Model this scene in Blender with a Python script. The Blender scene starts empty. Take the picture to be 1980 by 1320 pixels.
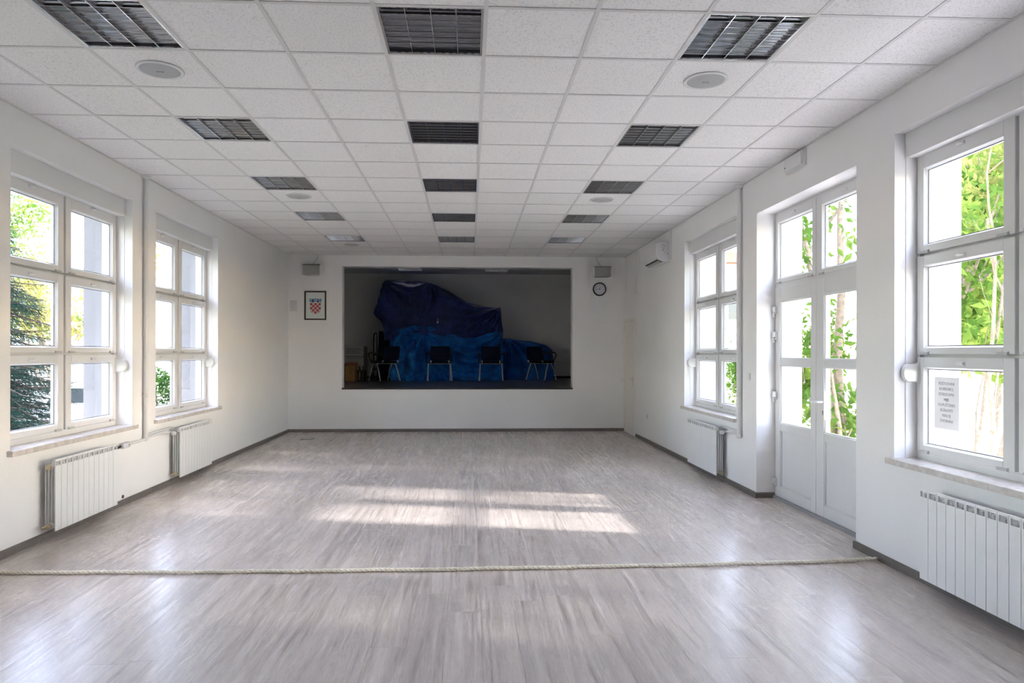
import bpy, math, random
from mathutils import Vector, Matrix, noise
S = bpy.context.scene
COL = S.collection
PI = math.pi
R = random.Random(7)

# ------------------------------------------------------------------ camera, light, exposure
XL, XR, YB, ZC = -3.418, 2.992, 13.02, 3.347      # room: side walls, stage wall, ceiling
YR = -3.2                                          # rear wall behind the camera
EYE = 1.515
cam = bpy.data.cameras.new('camera'); co = bpy.data.objects.new('camera', cam); COL.objects.link(co)
yaw, roll = .0436, .0016
r0 = Vector((math.cos(yaw), -math.sin(yaw), 0)); f0 = Vector((math.sin(yaw), math.cos(yaw), 0)); u0 = Vector((0, 0, 1))
rr = r0*math.cos(roll) + u0*math.sin(roll); uu = -r0*math.sin(roll) + u0*math.cos(roll)
mm = Matrix((rr, uu, -f0)).transposed().to_4x4(); mm.translation = Vector((0, 0, EYE))
co.matrix_world = mm
cam.sensor_width = 36; cam.lens = 1317.8/1980*36
cam.shift_x = 24.377/1980; cam.shift_y = 20.684/1980
cam.clip_start = .05; cam.clip_end = 400
S.camera = co

w = bpy.data.worlds.new('sky'); S.world = w; w.use_nodes = True
nt = w.node_tree; nt.nodes.clear()
SUN_EL = math.radians(23.5)
SUN_DIR = Vector((1, -.2, 0)).normalized()*math.cos(SUN_EL) + Vector((0, 0, math.sin(SUN_EL)))   # towards the sun
sky = nt.nodes.new('ShaderNodeTexSky'); sky.sky_type = 'NISHITA'; sky.sun_disc = False
sky.sun_elevation = SUN_EL; sky.sun_rotation = math.atan2(SUN_DIR.x, SUN_DIR.y)
sky.air_density = 1.0; sky.dust_density = 0.6; sky.ozone_density = 1.0
mix = nt.nodes.new('ShaderNodeMix'); mix.data_type = 'RGBA'; mix.inputs[0].default_value = .42
mul = nt.nodes.new('ShaderNodeVectorMath'); mul.operation = 'SCALE'; mul.inputs[3].default_value = .35
nt.links.new(sky.outputs[0], mul.inputs[0]); nt.links.new(mul.outputs[0], mix.inputs[6])
mix.inputs[7].default_value = (1.06, .955, 1.02, 1)      # thin high cloud over the blue
bg = nt.nodes.new('ShaderNodeBackground'); bg.inputs[1].default_value = 3.5
out = nt.nodes.new('ShaderNodeOutputWorld')
nt.links.new(mix.outputs[2], bg.inputs[0]); nt.links.new(bg.outputs[0], out.inputs[0])
sl = bpy.data.lights.new('sun', 'SUN'); sl.energy = 3.4; sl.angle = math.radians(2.4); sl.color = (1, .965, .92)
so = bpy.data.objects.new('sun', sl); COL.objects.link(so)
so.rotation_euler = SUN_DIR.to_track_quat('Z', 'Y').to_euler(); so.location = (12, -2, 8)

S.view_settings.view_transform = 'Standard'; S.view_settings.look = 'None'
S.view_settings.gamma = 1; S.view_settings.use_curve_mapping = False
S.view_settings.exposure = 1.84
cy = S.cycles
cy.use_denoising = True
try: cy.denoiser = 'OPENIMAGEDENOISE'
except Exception: pass
cy.max_bounces = 10; cy.diffuse_bounces = 6; cy.glossy_bounces = 5; cy.transparent_max_bounces = 16
cy.transmission_bounces = 4; cy.sample_clamp_indirect = 6; cy.caustics_reflective = False; cy.caustics_refractive = False
cy.use_adaptive_sampling = True; cy.adaptive_threshold = .02

# ------------------------------------------------------------------ materials
def newmat(name):
    m = bpy.data.materials.new(name); m.use_nodes = True
    return m, m.node_tree, m.node_tree.nodes['Principled BSDF']
def nd(t, kind, **kw):
    n = t.nodes.new(kind)
    for k, v in kw.items():
        if k.startswith('i_'): n.inputs[int(k[2:]) if k[2:].isdigit() else k[2:].replace('_', ' ')].default_value = v
        else: setattr(n, k, v)
    return n
def pm(name, col, rough=.5, metal=0, spec=.5, var=0.0, scale=8, bump=0, bscale=60, trans=0, coat=0, detail=4):
    """plain surface with a little procedural tone variation and fine relief"""
    m, t, b = newmat(name)
    b.inputs['Base Color'].default_value = (*col, 1); b.inputs['Roughness'].default_value = rough
    b.inputs['Metallic'].default_value = metal; b.inputs['Specular IOR Level'].default_value = spec
    if coat: b.inputs['Coat Weight'].default_value = coat
    tc = nd(t, 'ShaderNodeTexCoord')
    if var:
        n = nd(t, 'ShaderNodeTexNoise', i_Scale=scale, i_Detail=detail)
        rp = nd(t, 'ShaderNodeMapRange', i_1=.3, i_2=.7, i_3=1-var, i_4=1+var)
        ml = nd(t, 'ShaderNodeVectorMath', operation='SCALE'); ml.inputs[0].default_value = col
        t.links.new(tc.outputs['Object'], n.inputs['Vector']); t.links.new(n.outputs[0], rp.inputs[0])
        t.links.new(rp.outputs[0], ml.inputs[3]); t.links.new(ml.outputs[0], b.inputs['Base Color'])
    if bump:
        n2 = nd(t, 'ShaderNodeTexNoise', i_Scale=bscale, i_Detail=3)
        bp = nd(t, 'ShaderNodeBump', i_Strength=bump, i_Distance=.01)
        t.links.new(tc.outputs['Object'], n2.inputs['Vector']); t.links.new(n2.outputs[0], bp.inputs['Height'])
        t.links.new(bp.outputs[0], b.inputs['Normal'])
    return m
M = {}
M['plaster'] = pm('plaster', (.86, .848, .848), .9, spec=.2, var=.018, scale=1.6, bump=.12, bscale=45)
M['stage_plaster'] = pm('stage_plaster', (.84, .82, .80), .9, spec=.2, var=.05, scale=1.2, bump=.1, bscale=40)
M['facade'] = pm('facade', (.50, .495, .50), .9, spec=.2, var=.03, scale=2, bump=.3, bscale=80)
M['pvc'] = pm('pvc', (.74, .74, .745), .32, var=.012, scale=5)
M['pvc_grey'] = pm('pvc_grey', (.30, .30, .31), .5, var=.03)
M['gasket'] = pm('gasket', (.06, .065, .08), .6, var=.05)
M['boxwhite'] = pm('boxwhite', (.76, .76, .76), .6, var=.015, scale=3)
M['pvc_cap'] = pm('pvc_cap', (.50, .50, .51), .4, var=.02)
M['baseboard'] = pm('baseboard', (.155, .135, .125), .45, var=.12, scale=14)
M['rad'] = pm('rad', (.84, .84, .84), .28, var=.01)
M['rad_fin'] = pm('rad_fin', (.62, .63, .64), .4, metal=.0, var=.03)
M['brass'] = pm('brass', (.55, .47, .33), .35, metal=.8, var=.05)
M['leg_metal'] = pm('leg_metal', (.74, .74, .75), .3, metal=.35, var=.02)
M['chrome'] = pm('chrome', (.78, .78, .80), .14, metal=1, var=.02)
M['dark'] = pm('dark', (.02, .02, .022), .5, var=.1)
M['subfloor'] = pm('subfloor', (.17, .145, .13), .7, var=.1)
M['shadow_gap'] = pm('shadow_gap', (.05, .05, .055), .8, var=.1)
M['tbar'] = pm('tbar', (.70, .685, .68), .5, var=.015)
M['tube'] = pm('tube', (.80, .80, .78), .3, var=.01)
M['lamp'] = pm('lamp', (.8, .8, .8), .4, var=.01)
M['lamp'].node_tree.nodes['Principled BSDF'].inputs['Emission Color'].default_value = (1, .95, .9, 1)
M['lamp'].node_tree.nodes['Principled BSDF'].inputs['Emission Strength'].default_value = 1.6
M['mirror'] = pm('mirror', (.80, .81, .84), .07, metal=1, var=.03, scale=6)
M['louver'] = pm('louver', (.50, .51, .53), .10, metal=1, var=.04, scale=6)
M['housing'] = pm('housing', (.10, .10, .105), .4, metal=.6, var=.05)
M['grille'] = pm('grille', (.56, .56, .57), .55, var=.02, bump=.6, bscale=900)
M['spk_grey'] = pm('spk_grey', (.45, .435, .42), .6, var=.03)
M['grille_dark'] = pm('grille_dark', (.40, .39, .375), .7, var=.02, bump=.5, bscale=700)
M['dark_grey'] = pm('dark_grey', (.12, .12, .115), .5, var=.03)
M['rope'] = pm('rope', (.90, .85, .72), .9, var=.12, scale=90, bump=.2, bscale=300)
M['cream'] = pm('cream', (.80, .765, .72), .45, var=.02)
M['frame_brown'] = pm('frame_brown', (.035, .018, .012), .35, var=.15, scale=40)
M['paper'] = None
M['mount'] = pm('mount', (.70, .76, .72), .6, var=.01)
M['lilac'] = pm('lilac', (.70, .69, .74), .8, var=.02)
M['ink'] = pm('ink', (.10, .10, .13), .7, var=.05)
M['ink_soft'] = pm('ink_soft', (.22, .22, .26), .7, var=.05)
M['red'] = pm('red', (.45, .055, .06), .6, var=.04)
M['white'] = pm('white', (.68, .52, .50), .6, var=.01)
M['lblue'] = pm('lblue', (.10, .38, .62), .6, var=.04)
M['navy'] = pm('navy', (.02, .04, .18), .6, var=.04)
M['gold'] = pm('gold', (.6, .45, .1), .5, var=.04)
M['cardboard_red'] = pm('cardboard_red', (.25, .09, .05), .85, var=.08, scale=12)
M['gold_pale'] = pm('gold_pale', (.62, .52, .28), .7, var=.04)
M['bottle'] = pm('bottle', (.05, .018, .008), .12, var=.05)
M['seat_fabric'] = pm('seat_fabric', (.008, .013, .045), .95, var=.15, scale=200, bump=.4, bscale=600, spec=.2)
M['cardboard'] = pm('cardboard', (.32, .17, .055), .85, var=.08, scale=12)
M['carton_white'] = pm('carton_white', (.42, .39, .37), .8, var=.04)
M['stage_floor'] = pm('stage_floor', (.12, .118, .125), .28, var=.2, scale=9)
M['bark'] = pm('bark', (.26, .21, .16), .9, var=.3, scale=20, bump=.8, bscale=40)
M['bark_dark'] = pm('bark_dark', (.09, .065, .05), .9, var=.3, scale=20, bump=.8, bscale=40)
M['carpaint'] = pm('carpaint', (.78, .78, .79), .25, coat=.6, var=.01)
M['carglass'] = pm('carglass', (.02, .025, .03), .08, var=.05)
M['tyre'] = pm('tyre', (.02, .02, .02), .8, var=.1)
M['rooftile'] = pm('rooftile', (.42, .13, .08), .8, var=.2, scale=9)
M['paving'] = pm('paving', (.74, .70, .68), .9, var=.08, scale=2)
M['street'] = pm('street', (.42, .41, .40), .9, var=.1, scale=1)
M['fence_metal'] = pm('fence_metal', (.35, .37, .38), .5, metal=.4, var=.05)

def ceiling_tile_mat():
    m, t, b = newmat('mineral_tile')
    tc = nd(t, 'ShaderNodeTexCoord'); oi = nd(t, 'ShaderNodeObjectInfo')
    sc = nd(t, 'ShaderNodeVectorMath', operation='SCALE'); sc.inputs[0].default_value = (37, 91, 53)
    t.links.new(oi.outputs['Random'], sc.inputs[3])
    ad = nd(t, 'ShaderNodeVectorMath', operation='ADD')
    t.links.new(tc.outputs['Object'], ad.inputs[0]); t.links.new(sc.outputs[0], ad.inputs[1])
    v = nd(t, 'ShaderNodeTexVoronoi', i_Scale=150.0); n = nd(t, 'ShaderNodeTexNoise', i_Scale=85.0, i_Detail=6)
    t.links.new(ad.outputs[0], v.inputs['Vector']); t.links.new(ad.outputs[0], n.inputs['Vector'])
    a = nd(t, 'ShaderNodeMapRange', i_1=.0, i_2=.28, i_3=.55, i_4=1.0); t.links.new(v.outputs['Distance'], a.inputs[0])
    c = nd(t, 'ShaderNodeMapRange', i_1=.36, i_2=.46, i_3=.82, i_4=1.0); t.links.new(n.outputs[0], c.inputs[0])
    g = nd(t, 'ShaderNodeMath', operation='MULTIPLY'); t.links.new(a.outputs[0], g.inputs[0]); t.links.new(c.outputs[0], g.inputs[1])
    rv = nd(t, 'ShaderNodeMapRange', i_1=0., i_2=1., i_3=.975, i_4=1.01); t.links.new(oi.outputs['Random'], rv.inputs[0])
    g2 = nd(t, 'ShaderNodeMath', operation='MULTIPLY'); t.links.new(g.outputs[0], g2.inputs[0]); t.links.new(rv.outputs[0], g2.inputs[1])
    ml = nd(t, 'ShaderNodeVectorMath', operation='SCALE'); ml.inputs[0].default_value = (.90, .885, .885)
    t.links.new(g2.outputs[0], ml.inputs[3]); t.links.new(ml.outputs[0], b.inputs['Base Color'])
    bp = nd(t, 'ShaderNodeBump', i_Strength=.35, i_Distance=.003); t.links.new(g.outputs[0], bp.inputs['Height']); t.links.new(bp.outputs[0], b.inputs['Normal'])
    b.inputs['Roughness'].default_value = .95; b.inputs['Specular IOR Level'].default_value = .15
    return m
M['tile'] = ceiling_tile_mat()

def floor_mat():
    m, t, b = newmat('laminate')
    tc = nd(t, 'ShaderNodeTexCoord'); oi = nd(t, 'ShaderNodeObjectInfo')
    sc = nd(t, 'ShaderNodeVectorMath', operation='SCALE'); sc.inputs[0].default_value = (41, 73, 17)
    t.links.new(oi.outputs['Random'], sc.inputs[3])
    ad = nd(t, 'ShaderNodeVectorMath', operation='ADD')
    t.links.new(tc.outputs['Object'], ad.inputs[0]); t.links.new(sc.outputs[0], ad.inputs[1])
    def streak(sx, sy, detail, rough):
        mp = nd(t, 'ShaderNodeMapping'); mp.inputs['Scale'].default_value = (sx, sy, 1)
        n = nd(t, 'ShaderNodeTexNoise', i_Scale=1.0, i_Detail=detail, i_Roughness=rough, i_Distortion=.4)
        t.links.new(ad.outputs[0], mp.inputs[0]); t.links.new(mp.outputs[0], n.inputs['Vector']); return n
    n1 = streak(70, 2.2, 4, .6); n2 = streak(24, .9, 3, .5); n3 = streak(190, 9, 2, .6)
    a = nd(t, 'ShaderNodeMath', operation='MULTIPLY', i_1=.5); t.links.new(n1.outputs[0], a.inputs[0])
    c = nd(t, 'ShaderNodeMath', operation='MULTIPLY_ADD', i_1=.33); t.links.new(n2.outputs[0], c.inputs[0]); t.links.new(a.outputs[0], c.inputs[2])
    d = nd(t, 'ShaderNodeMath', operation='MULTIPLY_ADD', i_1=.17); t.links.new(n3.outputs[0], d.inputs[0]); t.links.new(c.outputs[0], d.inputs[2])
    rp = nd(t, 'ShaderNodeValToRGB')
    e = rp.color_ramp.elements; e[0].position = .34; e[0].color = (.325, .278, .254, 1); e[1].position = .64; e[1].color = (.72, .655, .615, 1)
    k = rp.color_ramp.elements.new(.47); k.color = (.555, .493, .46, 1)
    t.links.new(d.outputs[0], rp.inputs[0])
    rv = nd(t, 'ShaderNodeMapRange', i_1=0., i_2=1., i_3=.94, i_4=1.06); t.links.new(oi.outputs['Random'], rv.inputs[0])
    ml = nd(t, 'ShaderNodeVectorMath', operation='SCALE'); t.links.new(rp.outputs[0], ml.inputs[0]); t.links.new(rv.outputs[0], ml.inputs[3])
    t.links.new(ml.outputs[0], b.inputs['Base Color'])
    rr_ = nd(t, 'ShaderNodeMapRange', i_1=.3, i_2=.7, i_3=.31, i_4=.24); t.links.new(d.outputs[0], rr_.inputs[0]); t.links.new(rr_.outputs[0], b.inputs['Roughness'])
    bp = nd(t, 'ShaderNodeBump', i_Strength=.08, i_Distance=.004); t.links.new(n1.outputs[0], bp.inputs['Height']); t.links.new(bp.outputs[0], b.inputs['Normal'])
    b.inputs['Specular IOR Level'].default_value = .75
    return m
M['laminate'] = floor_mat()

def marble():
    m, t, b = newmat('marble'); tc = nd(t, 'ShaderNodeTexCoord')
    n = nd(t, 'ShaderNodeTexNoise', i_Scale=22.0, i_Detail=8, i_Distortion=.6); t.links.new(tc.outputs['Object'], n.inputs['Vector'])
    rp = nd(t, 'ShaderNodeValToRGB'); e = rp.color_ramp.elements
    e[0].position = .3; e[0].color = (.56, .51, .48, 1); e[1].position = .65; e[1].color = (.70, .67, .645, 1)
    t.links.new(n.outputs[0], rp.inputs[0]); t.links.new(rp.outputs[0], b.inputs['Base Color']); b.inputs['Roughness'].default_value = .22
    return m
M['marble'] = marble()

def glass_mat():
    m = bpy.data.materials.new('glass'); m.use_nodes = True; t = m.node_tree; t.nodes.clear()
    o = nd(t, 'ShaderNodeOutputMaterial'); g = nd(t, 'ShaderNodeBsdfGlossy'); g.inputs['Roughness'].default_value = .02
    tr = nd(t, 'ShaderNodeBsdfTransparent'); tr.inputs[0].default_value = (.96, .96, .965, 1)
    fr = nd(t, 'ShaderNodeFresnel', i_IOR=1.45); mx = nd(t, 'ShaderNodeMixShader')
    # reflect on the face the ray meets, pass freely through the second face of the thin pane
    ge = nd(t, 'ShaderNodeNewGeometry'); inv = nd(t, 'ShaderNodeMath', operation='SUBTRACT', i_0=1.0); fm = nd(t, 'ShaderNodeMath', operation='MULTIPLY')
    t.links.new(ge.outputs['Backfacing'], inv.inputs[1]); t.links.new(inv.outputs[0], fm.inputs[0]); t.links.new(fr.outputs[0], fm.inputs[1])
    t.links.new(fm.outputs[0], mx.inputs[0]); t.links.new(tr.outputs[0], mx.inputs[1]); t.links.new(g.outputs[0], mx.inputs[2])
    t.links.new(mx.outputs[0], o.inputs[0]); return m
M['glass'] = glass_mat()
M['facade_shaded'] = pm('facade_shaded', (.27, .26, .265), .9, spec=.2, var=.04, scale=3, bump=.3, bscale=80)  # darker copy of the facade, standing in for the unsunlit street side

def tarp_mat(name, c0, c1):
    m, t, b = newmat(name); tc = nd(t, 'ShaderNodeTexCoord')
    n = nd(t, 'ShaderNodeTexNoise', i_Scale=3.5, i_Detail=6); t.links.new(tc.outputs['Object'], n.inputs['Vector'])
    rp = nd(t, 'ShaderNodeValToRGB'); e = rp.color_ramp.elements
    e[0].position = .35; e[0].color = (*c0, 1); e[1].position = .65; e[1].color = (*c1, 1)
    t.links.new(n.outputs[0], rp.inputs[0]); t.links.new(rp.outputs[0], b.inputs['Base Color'])
    n2 = nd(t, 'ShaderNodeTexNoise', i_Scale=11.0, i_Detail=7, i_Distortion=.6); t.links.new(tc.outputs['Object'], n2.inputs['Vector'])
    mp = nd(t, 'ShaderNodeMapping'); mp.inputs['Scale'].default_value = (1.2, 1.2, 40); t.links.new(tc.outputs['Object'], mp.inputs[0])
    n3 = nd(t, 'ShaderNodeTexNoise', i_Scale=1.0, i_Detail=2); t.links.new(mp.outputs[0], n3.inputs['Vector'])
    sm = nd(t, 'ShaderNodeMath', operation='MULTIPLY_ADD', i_1=.5); t.links.new(n3.outputs[0], sm.inputs[0]); t.links.new(n2.outputs[0], sm.inputs[2])
    bp = nd(t, 'ShaderNodeBump', i_Strength=.9, i_Distance=.05); t.links.new(sm.outputs[0], bp.inputs['Height']); t.links.new(bp.outputs[0], b.inputs['Normal'])
    b.inputs['Roughness'].default_value = .36; return m
M['tarp_dark'] = tarp_mat('tarp_dark', (.012, .028, .14), (.030, .058, .25))
M['tarp_low'] = tarp_mat('tarp_low', (.0, .075, .32), (.006, .17, .56))
M['tarp_blue'] = tarp_mat('tarp_blue', (.0, .12, .46), (.008, .27, .74))

def leaf_mat(name, c0, c1, tr=.45):
    m = bpy.data.materials.new(name); m.use_nodes = True; t = m.node_tree; t.nodes.clear()
    o = nd(t, 'ShaderNodeOutputMaterial'); d = nd(t, 'ShaderNodeBsdfDiffuse'); l = nd(t, 'ShaderNodeBsdfTranslucent')
    tc = nd(t, 'ShaderNodeTexCoord'); n = nd(t, 'ShaderNodeTexNoise', i_Scale=2.6, i_Detail=5); t.links.new(tc.outputs['Object'], n.inputs['Vector'])
    oi = nd(t, 'ShaderNodeObjectInfo'); am = nd(t, 'ShaderNodeMath', operation='MULTIPLY_ADD', i_1=.3, i_2=-.15); t.links.new(oi.outputs['Random'], am.inputs[0])
    aa = nd(t, 'ShaderNodeMath', operation='ADD'); t.links.new(n.outputs[0], aa.inputs[0]); t.links.new(am.outputs[0], aa.inputs[1])
    rp = nd(t, 'ShaderNodeValToRGB'); e = rp.color_ramp.elements
    e[0].position = .38; e[0].color = (*c0, 1); e[1].position = .62; e[1].color = (*c1, 1)
    t.links.new(aa.outputs[0], rp.inputs[0]); t.links.new(rp.outputs[0], d.inputs[0]); t.links.new(rp.outputs[0], l.inputs[0])
    mx = nd(t, 'ShaderNodeMixShader'); mx.inputs[0].default_value = tr
    t.links.new(d.outputs[0], mx.inputs[1]); t.links.new(l.outputs[0], mx.inputs[2]); t.links.new(mx.outputs[0], o.inputs[0]); return m
M['paper'] = leaf_mat('paper', (.62, .62, .64), (.66, .66, .68), .36)
M['leaf'] = leaf_mat('leaf', (.085, .17, .03), (.22, .30, .06))
M['leaf_autumn'] = leaf_mat('leaf_autumn', (.17, .23, .05), (.36, .31, .11))
M['needle'] = leaf_mat('needle', (.012, .04, .032), (.055, .11, .085), .2)
M['hedge'] = leaf_mat('hedge', (.02, .06, .015), (.09, .18, .035), .3)
M['grass'] = pm('grass', (.17, .19, .10), .95, var=.35, scale=3, bump=.6, bscale=30)

# ------------------------------------------------------------------ mesh helpers
class G:
    def __init__(s): s.v = []; s.f = []; s.sm = []
    def add(s, vs, fs, sm=False):
        b = len(s.v); s.v += [tuple(p) for p in vs]; s.f += [tuple(i+b for i in q) for q in fs]; s.sm += [sm]*len(fs); return s
    def box(s, x0, x1, y0, y1, z0, z1):
        x0, x1 = sorted((x0, x1)); y0, y1 = sorted((y0, y1)); z0, z1 = sorted((z0, z1))
        return s.add([(x0,y0,z0),(x1,y0,z0),(x1,y1,z0),(x0,y1,z0),(x0,y0,z1),(x1,y0,z1),(x1,y1,z1),(x0,y1,z1)],
                     [(0,3,2,1),(4,5,6,7),(0,1,5,4),(1,2,6,5),(2,3,7,6),(3,0,4,7)])
    def prism(s, prof, axis, a0, a1):
        """prof: ring of 2-D points; axis 'x','y','z' = extrusion axis"""
        n = len(prof)
        def P(p, a): return {'x': (a, p[0], p[1]), 'y': (p[0], a, p[1]), 'z': (p[0], p[1], a)}[axis]
        vs = [P(p, a0) for p in prof] + [P(p, a1) for p in prof]
        fs = [tuple(range(n)), tuple(range(2*n-1, n-1, -1))] + [(i, i+n, (i+1) % n+n, (i+1) % n) for i in range(n)]
        return s.add(vs, fs)
    def cyl(s, p0, p1, r0, r1=None, n=16, caps=True, sm=True):
        return s.tube([p0, p1], [r0, r0 if r1 is None else r1], n, caps, sm)
    def tube(s, pts, rad, n=10, caps=True, sm=True):
        pts = [Vector(p) for p in pts]
        if not isinstance(rad, (list, tuple)): rad = [rad]*len(pts)
        vs = []; prev = None
        for i, p in enumerate(pts):
            t = (pts[min(i+1, len(pts)-1)]-pts[max(i-1, 0)]).normalized()
            if prev is None: u = t.orthogonal().normalized()
            else:
                u = prev - t*prev.dot(t)
                u = u.normalized() if u.length > 1e-6 else t.orthogonal().normalized()
            prev = u; v = t.cross(u)
            vs += [p + (u*math.cos(2*PI*k/n)+v*math.sin(2*PI*k/n))*rad[i] for k in range(n)]
        fs = [(i*n+k, i*n+(k+1) % n, (i+1)*n+(k+1) % n, (i+1)*n+k) for i in range(len(pts)-1) for k in range(n)]
        s.add(vs, fs, sm)
        if caps: s.add(vs[:n], [tuple(range(n-1, -1, -1))]); s.add(vs[-n:], [tuple(range(n))])
        return s
    def lathe(s, prof, c, axis, n=32, sm=True, caps=True):
        """prof: (radius, height along axis) list, c: centre, axis 'x','y','z' """
        vs = []
        for r, h in prof:
            for k in range(n):
                a = 2*PI*k/n; p, q = r*math.cos(a), r*math.sin(a)
                vs.append({'x': (c[0]+h, c[1]+p, c[2]+q), 'y': (c[0]+p, c[1]+h, c[2]+q), 'z': (c[0]+p, c[1]+q, c[2]+h)}[axis])
        fs = [(i*n+k, i*n+(k+1) % n, (i+1)*n+(k+1) % n, (i+1)*n+k) for i in range(len(prof)-1) for k in range(n)]
        s.add(vs, fs, sm)
        if not caps: return s
        if prof[0][0] > 1e-6: s.add(vs[:n], [tuple(range(n))])
        if prof[-1][0] > 1e-6: s.add(vs[-n:], [tuple(range(n))])
        return s
    def grid(s, fn, nu, nv, sm=True):
        vs = [fn(i/nu, j/nv) for j in range(nv+1) for i in range(nu+1)]
        fs = [(j*(nu+1)+i, j*(nu+1)+i+1, (j+1)*(nu+1)+i+1, (j+1)*(nu+1)+i) for j in range(nv) for i in range(nu)]
        return s.add(vs, fs, sm)
    def xf(s, mat):
        s.v = [tuple(mat @ Vector(p)) for p in s.v]; return s
    def mesh(s, name, mat, off=(0, 0, 0)):
        me = bpy.data.meshes.new(name)
        me.from_pydata([(x-off[0], y-off[1], z-off[2]) for x, y, z in s.v], [], s.f)
        me.polygons.foreach_set('use_smooth', s.sm); me.update()
        for m in (mat if isinstance(mat, list) else [mat]): me.materials.append(m)
        return me
def wloc(o):
    p = Vector((0, 0, 0))
    while o is not None: p += o.location; o = o.parent
    return p
def obj(name, g, mat, parent=None, bevel=0, label=None, stuff=False, local=False, origin=None):
    """one mesh object; vertices given in world coordinates unless local; children hang from their thing"""
    base = wloc(parent) if parent is not None and not local else Vector((0, 0, 0))
    off = base if origin is None else Vector(origin)
    o = bpy.data.objects.new(name, g.mesh(name, mat, off if not local else (0, 0, 0))); COL.objects.link(o)
    if parent is not None: o.parent = parent
    if origin is not None: o.location = Vector(origin) - base
    if bevel:
        b = o.modifiers.new('bevel', 'BEVEL'); b.width = bevel; b.segments = 2; b.limit_method = 'ANGLE'; b.angle_limit = math.radians(50)
        b.harden_normals = False
    if label: o['label'] = label
    if stuff: o['kind'] = 'stuff'
    return o
def inst(name, me, parent, loc, rot=(0, 0, 0), scale=None):
    o = bpy.data.objects.new(name, me); COL.objects.link(o); o.parent = parent; o.location = loc; o.rotation_euler = rot
    if scale: o.scale = scale
    return o
def thing(name, label, cat, loc=(0, 0, 0), group=None):
    o = bpy.data.objects.new(name, None); COL.objects.link(o); o.location = loc; o.empty_display_size = .1
    o['label'] = label; o['category'] = cat
    if group: o['group'] = group
    return o
def text_mesh(name, body, size, mat, parent, loc, rot, extrude=.0003):
    cu = bpy.data.curves.new(name, 'FONT'); cu.body = body; cu.size = size; cu.align_x = 'CENTER'; cu.align_y = 'CENTER'; cu.extrude = extrude
    tmp = bpy.data.objects.new('tmp', cu); COL.objects.link(tmp)
    me = bpy.data.meshes.new_from_object(tmp.evaluated_get(bpy.context.evaluated_depsgraph_get())); me.name = name
    bpy.data.objects.remove(tmp); me.materials.clear(); me.materials.append(mat)
    o = bpy.data.objects.new(name, me); COL.objects.link(o); o.parent = parent; o.location = loc; o.rotation_euler = rot
    return o
def tag(o, label, cat, group=None):
    o['label'] = label; o['category'] = cat
    if group: o['group'] = group
    return o
def struct(o, label=None):
    o['kind'] = 'structure'
    if label: o['label'] = label
    return o
def children(o): return [c for c in bpy.data.objects if c.parent == o]
def copy_tree(o, parent=None, kids=None):
    if kids is None:
        kids = {}
        for c in bpy.data.objects:
            if c.parent: kids.setdefault(c.parent.name, []).append(c)
    c = o.copy(); COL.objects.link(c)
    if parent is not None: c.parent = parent
    for k in kids.get(o.name, []): copy_tree(k, c, kids)
    return c

# ------------------------------------------------------------------ walls with openings
def wall(name, axis, inner, outer, u0, u1, v0, v1, holes, mat, label):
    """axis 'x': plane at x=inner, u=y, v=z.  axis 'y': plane at y=inner, u=x, v=z"""
    us = sorted({u0, u1, *[h[0] for h in holes], *[h[1] for h in holes]}); vs = sorted({v0, v1, *[h[2] for h in holes], *[h[3] for h in holes]})
    g = G()
    def P(d, u, v): return (d, u, v) if axis == 'x' else (u, d, v)
    def inh(u, v): return any(h[0] < u < h[1] and h[2] < v < h[3] for h in holes)
    for i in range(len(us)-1):
        for j in range(len(vs)-1):
            a, b, c, d = us[i], us[i+1], vs[j], vs[j+1]
            if inh((a+b)/2, (c+d)/2): continue
            for D in (inner, outer): g.add([P(D, a, c), P(D, b, c), P(D, b, d), P(D, a, d)], [(0, 1, 2, 3)])
    for (a, b, c, d) in holes + [(u0, u1, v0, v1)]:
        q = [(a, c), (b, c), (b, d), (a, d)]
        for k in range(4):
            p0, p1 = q[k], q[(k+1) % 4]
            g.add([P(inner, *p0), P(inner, *p1), P(outer, *p1), P(outer, *p0)], [(0, 1, 2, 3)])
    return struct(obj(name, g, mat), label)
T = .48
WIN_L = [(2.875, 4.715), (5.23, 7.07), (7.585, 9.42)]
WIN_R = [(2.85, 4.68), (7.53, 9.385)]
DOOR = (5.155, 6.99)
W0, W1 = .745, 3.06
wall('wall_left', 'x', XL, XL-T, YR-.3, YB+.22, -.12, ZC+.25, [(a, b, W0, W1) for a, b in WIN_L], M['plaster'], 'white plastered wall with two tall windows and cast radiators')
wall('wall_right', 'x', XR, XR+T, YR-.3, YB+.22, -.12, ZC+.25, [(a, b, W0, W1) for a, b in WIN_R]+[(*DOOR, -.02, 2.967)], M['plaster'], 'white plastered wall holding the glazed double door')
SO = (-2.413, 1.973, .83, 3.138)    # stage opening
wall('wall_back', 'y', YB, YB+.22, XL, XR, -.12, ZC+.45, [SO], M['plaster'], 'white end wall with the wide stage opening')
wall('wall_rear', 'y', YR, YR-.3, XL, XR, -.12, ZC+.25, [], M['plaster'], 'plain white wall behind the viewer')
# roof over everything keeps the daylight out of the void above the tiles
struct(obj('roof', G().box(XL-T-.3, XR+T+.3, YR-.6, 18.6, ZC+.46, ZC+.7), M['facade']), 'flat roof slab over the hall')

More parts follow.
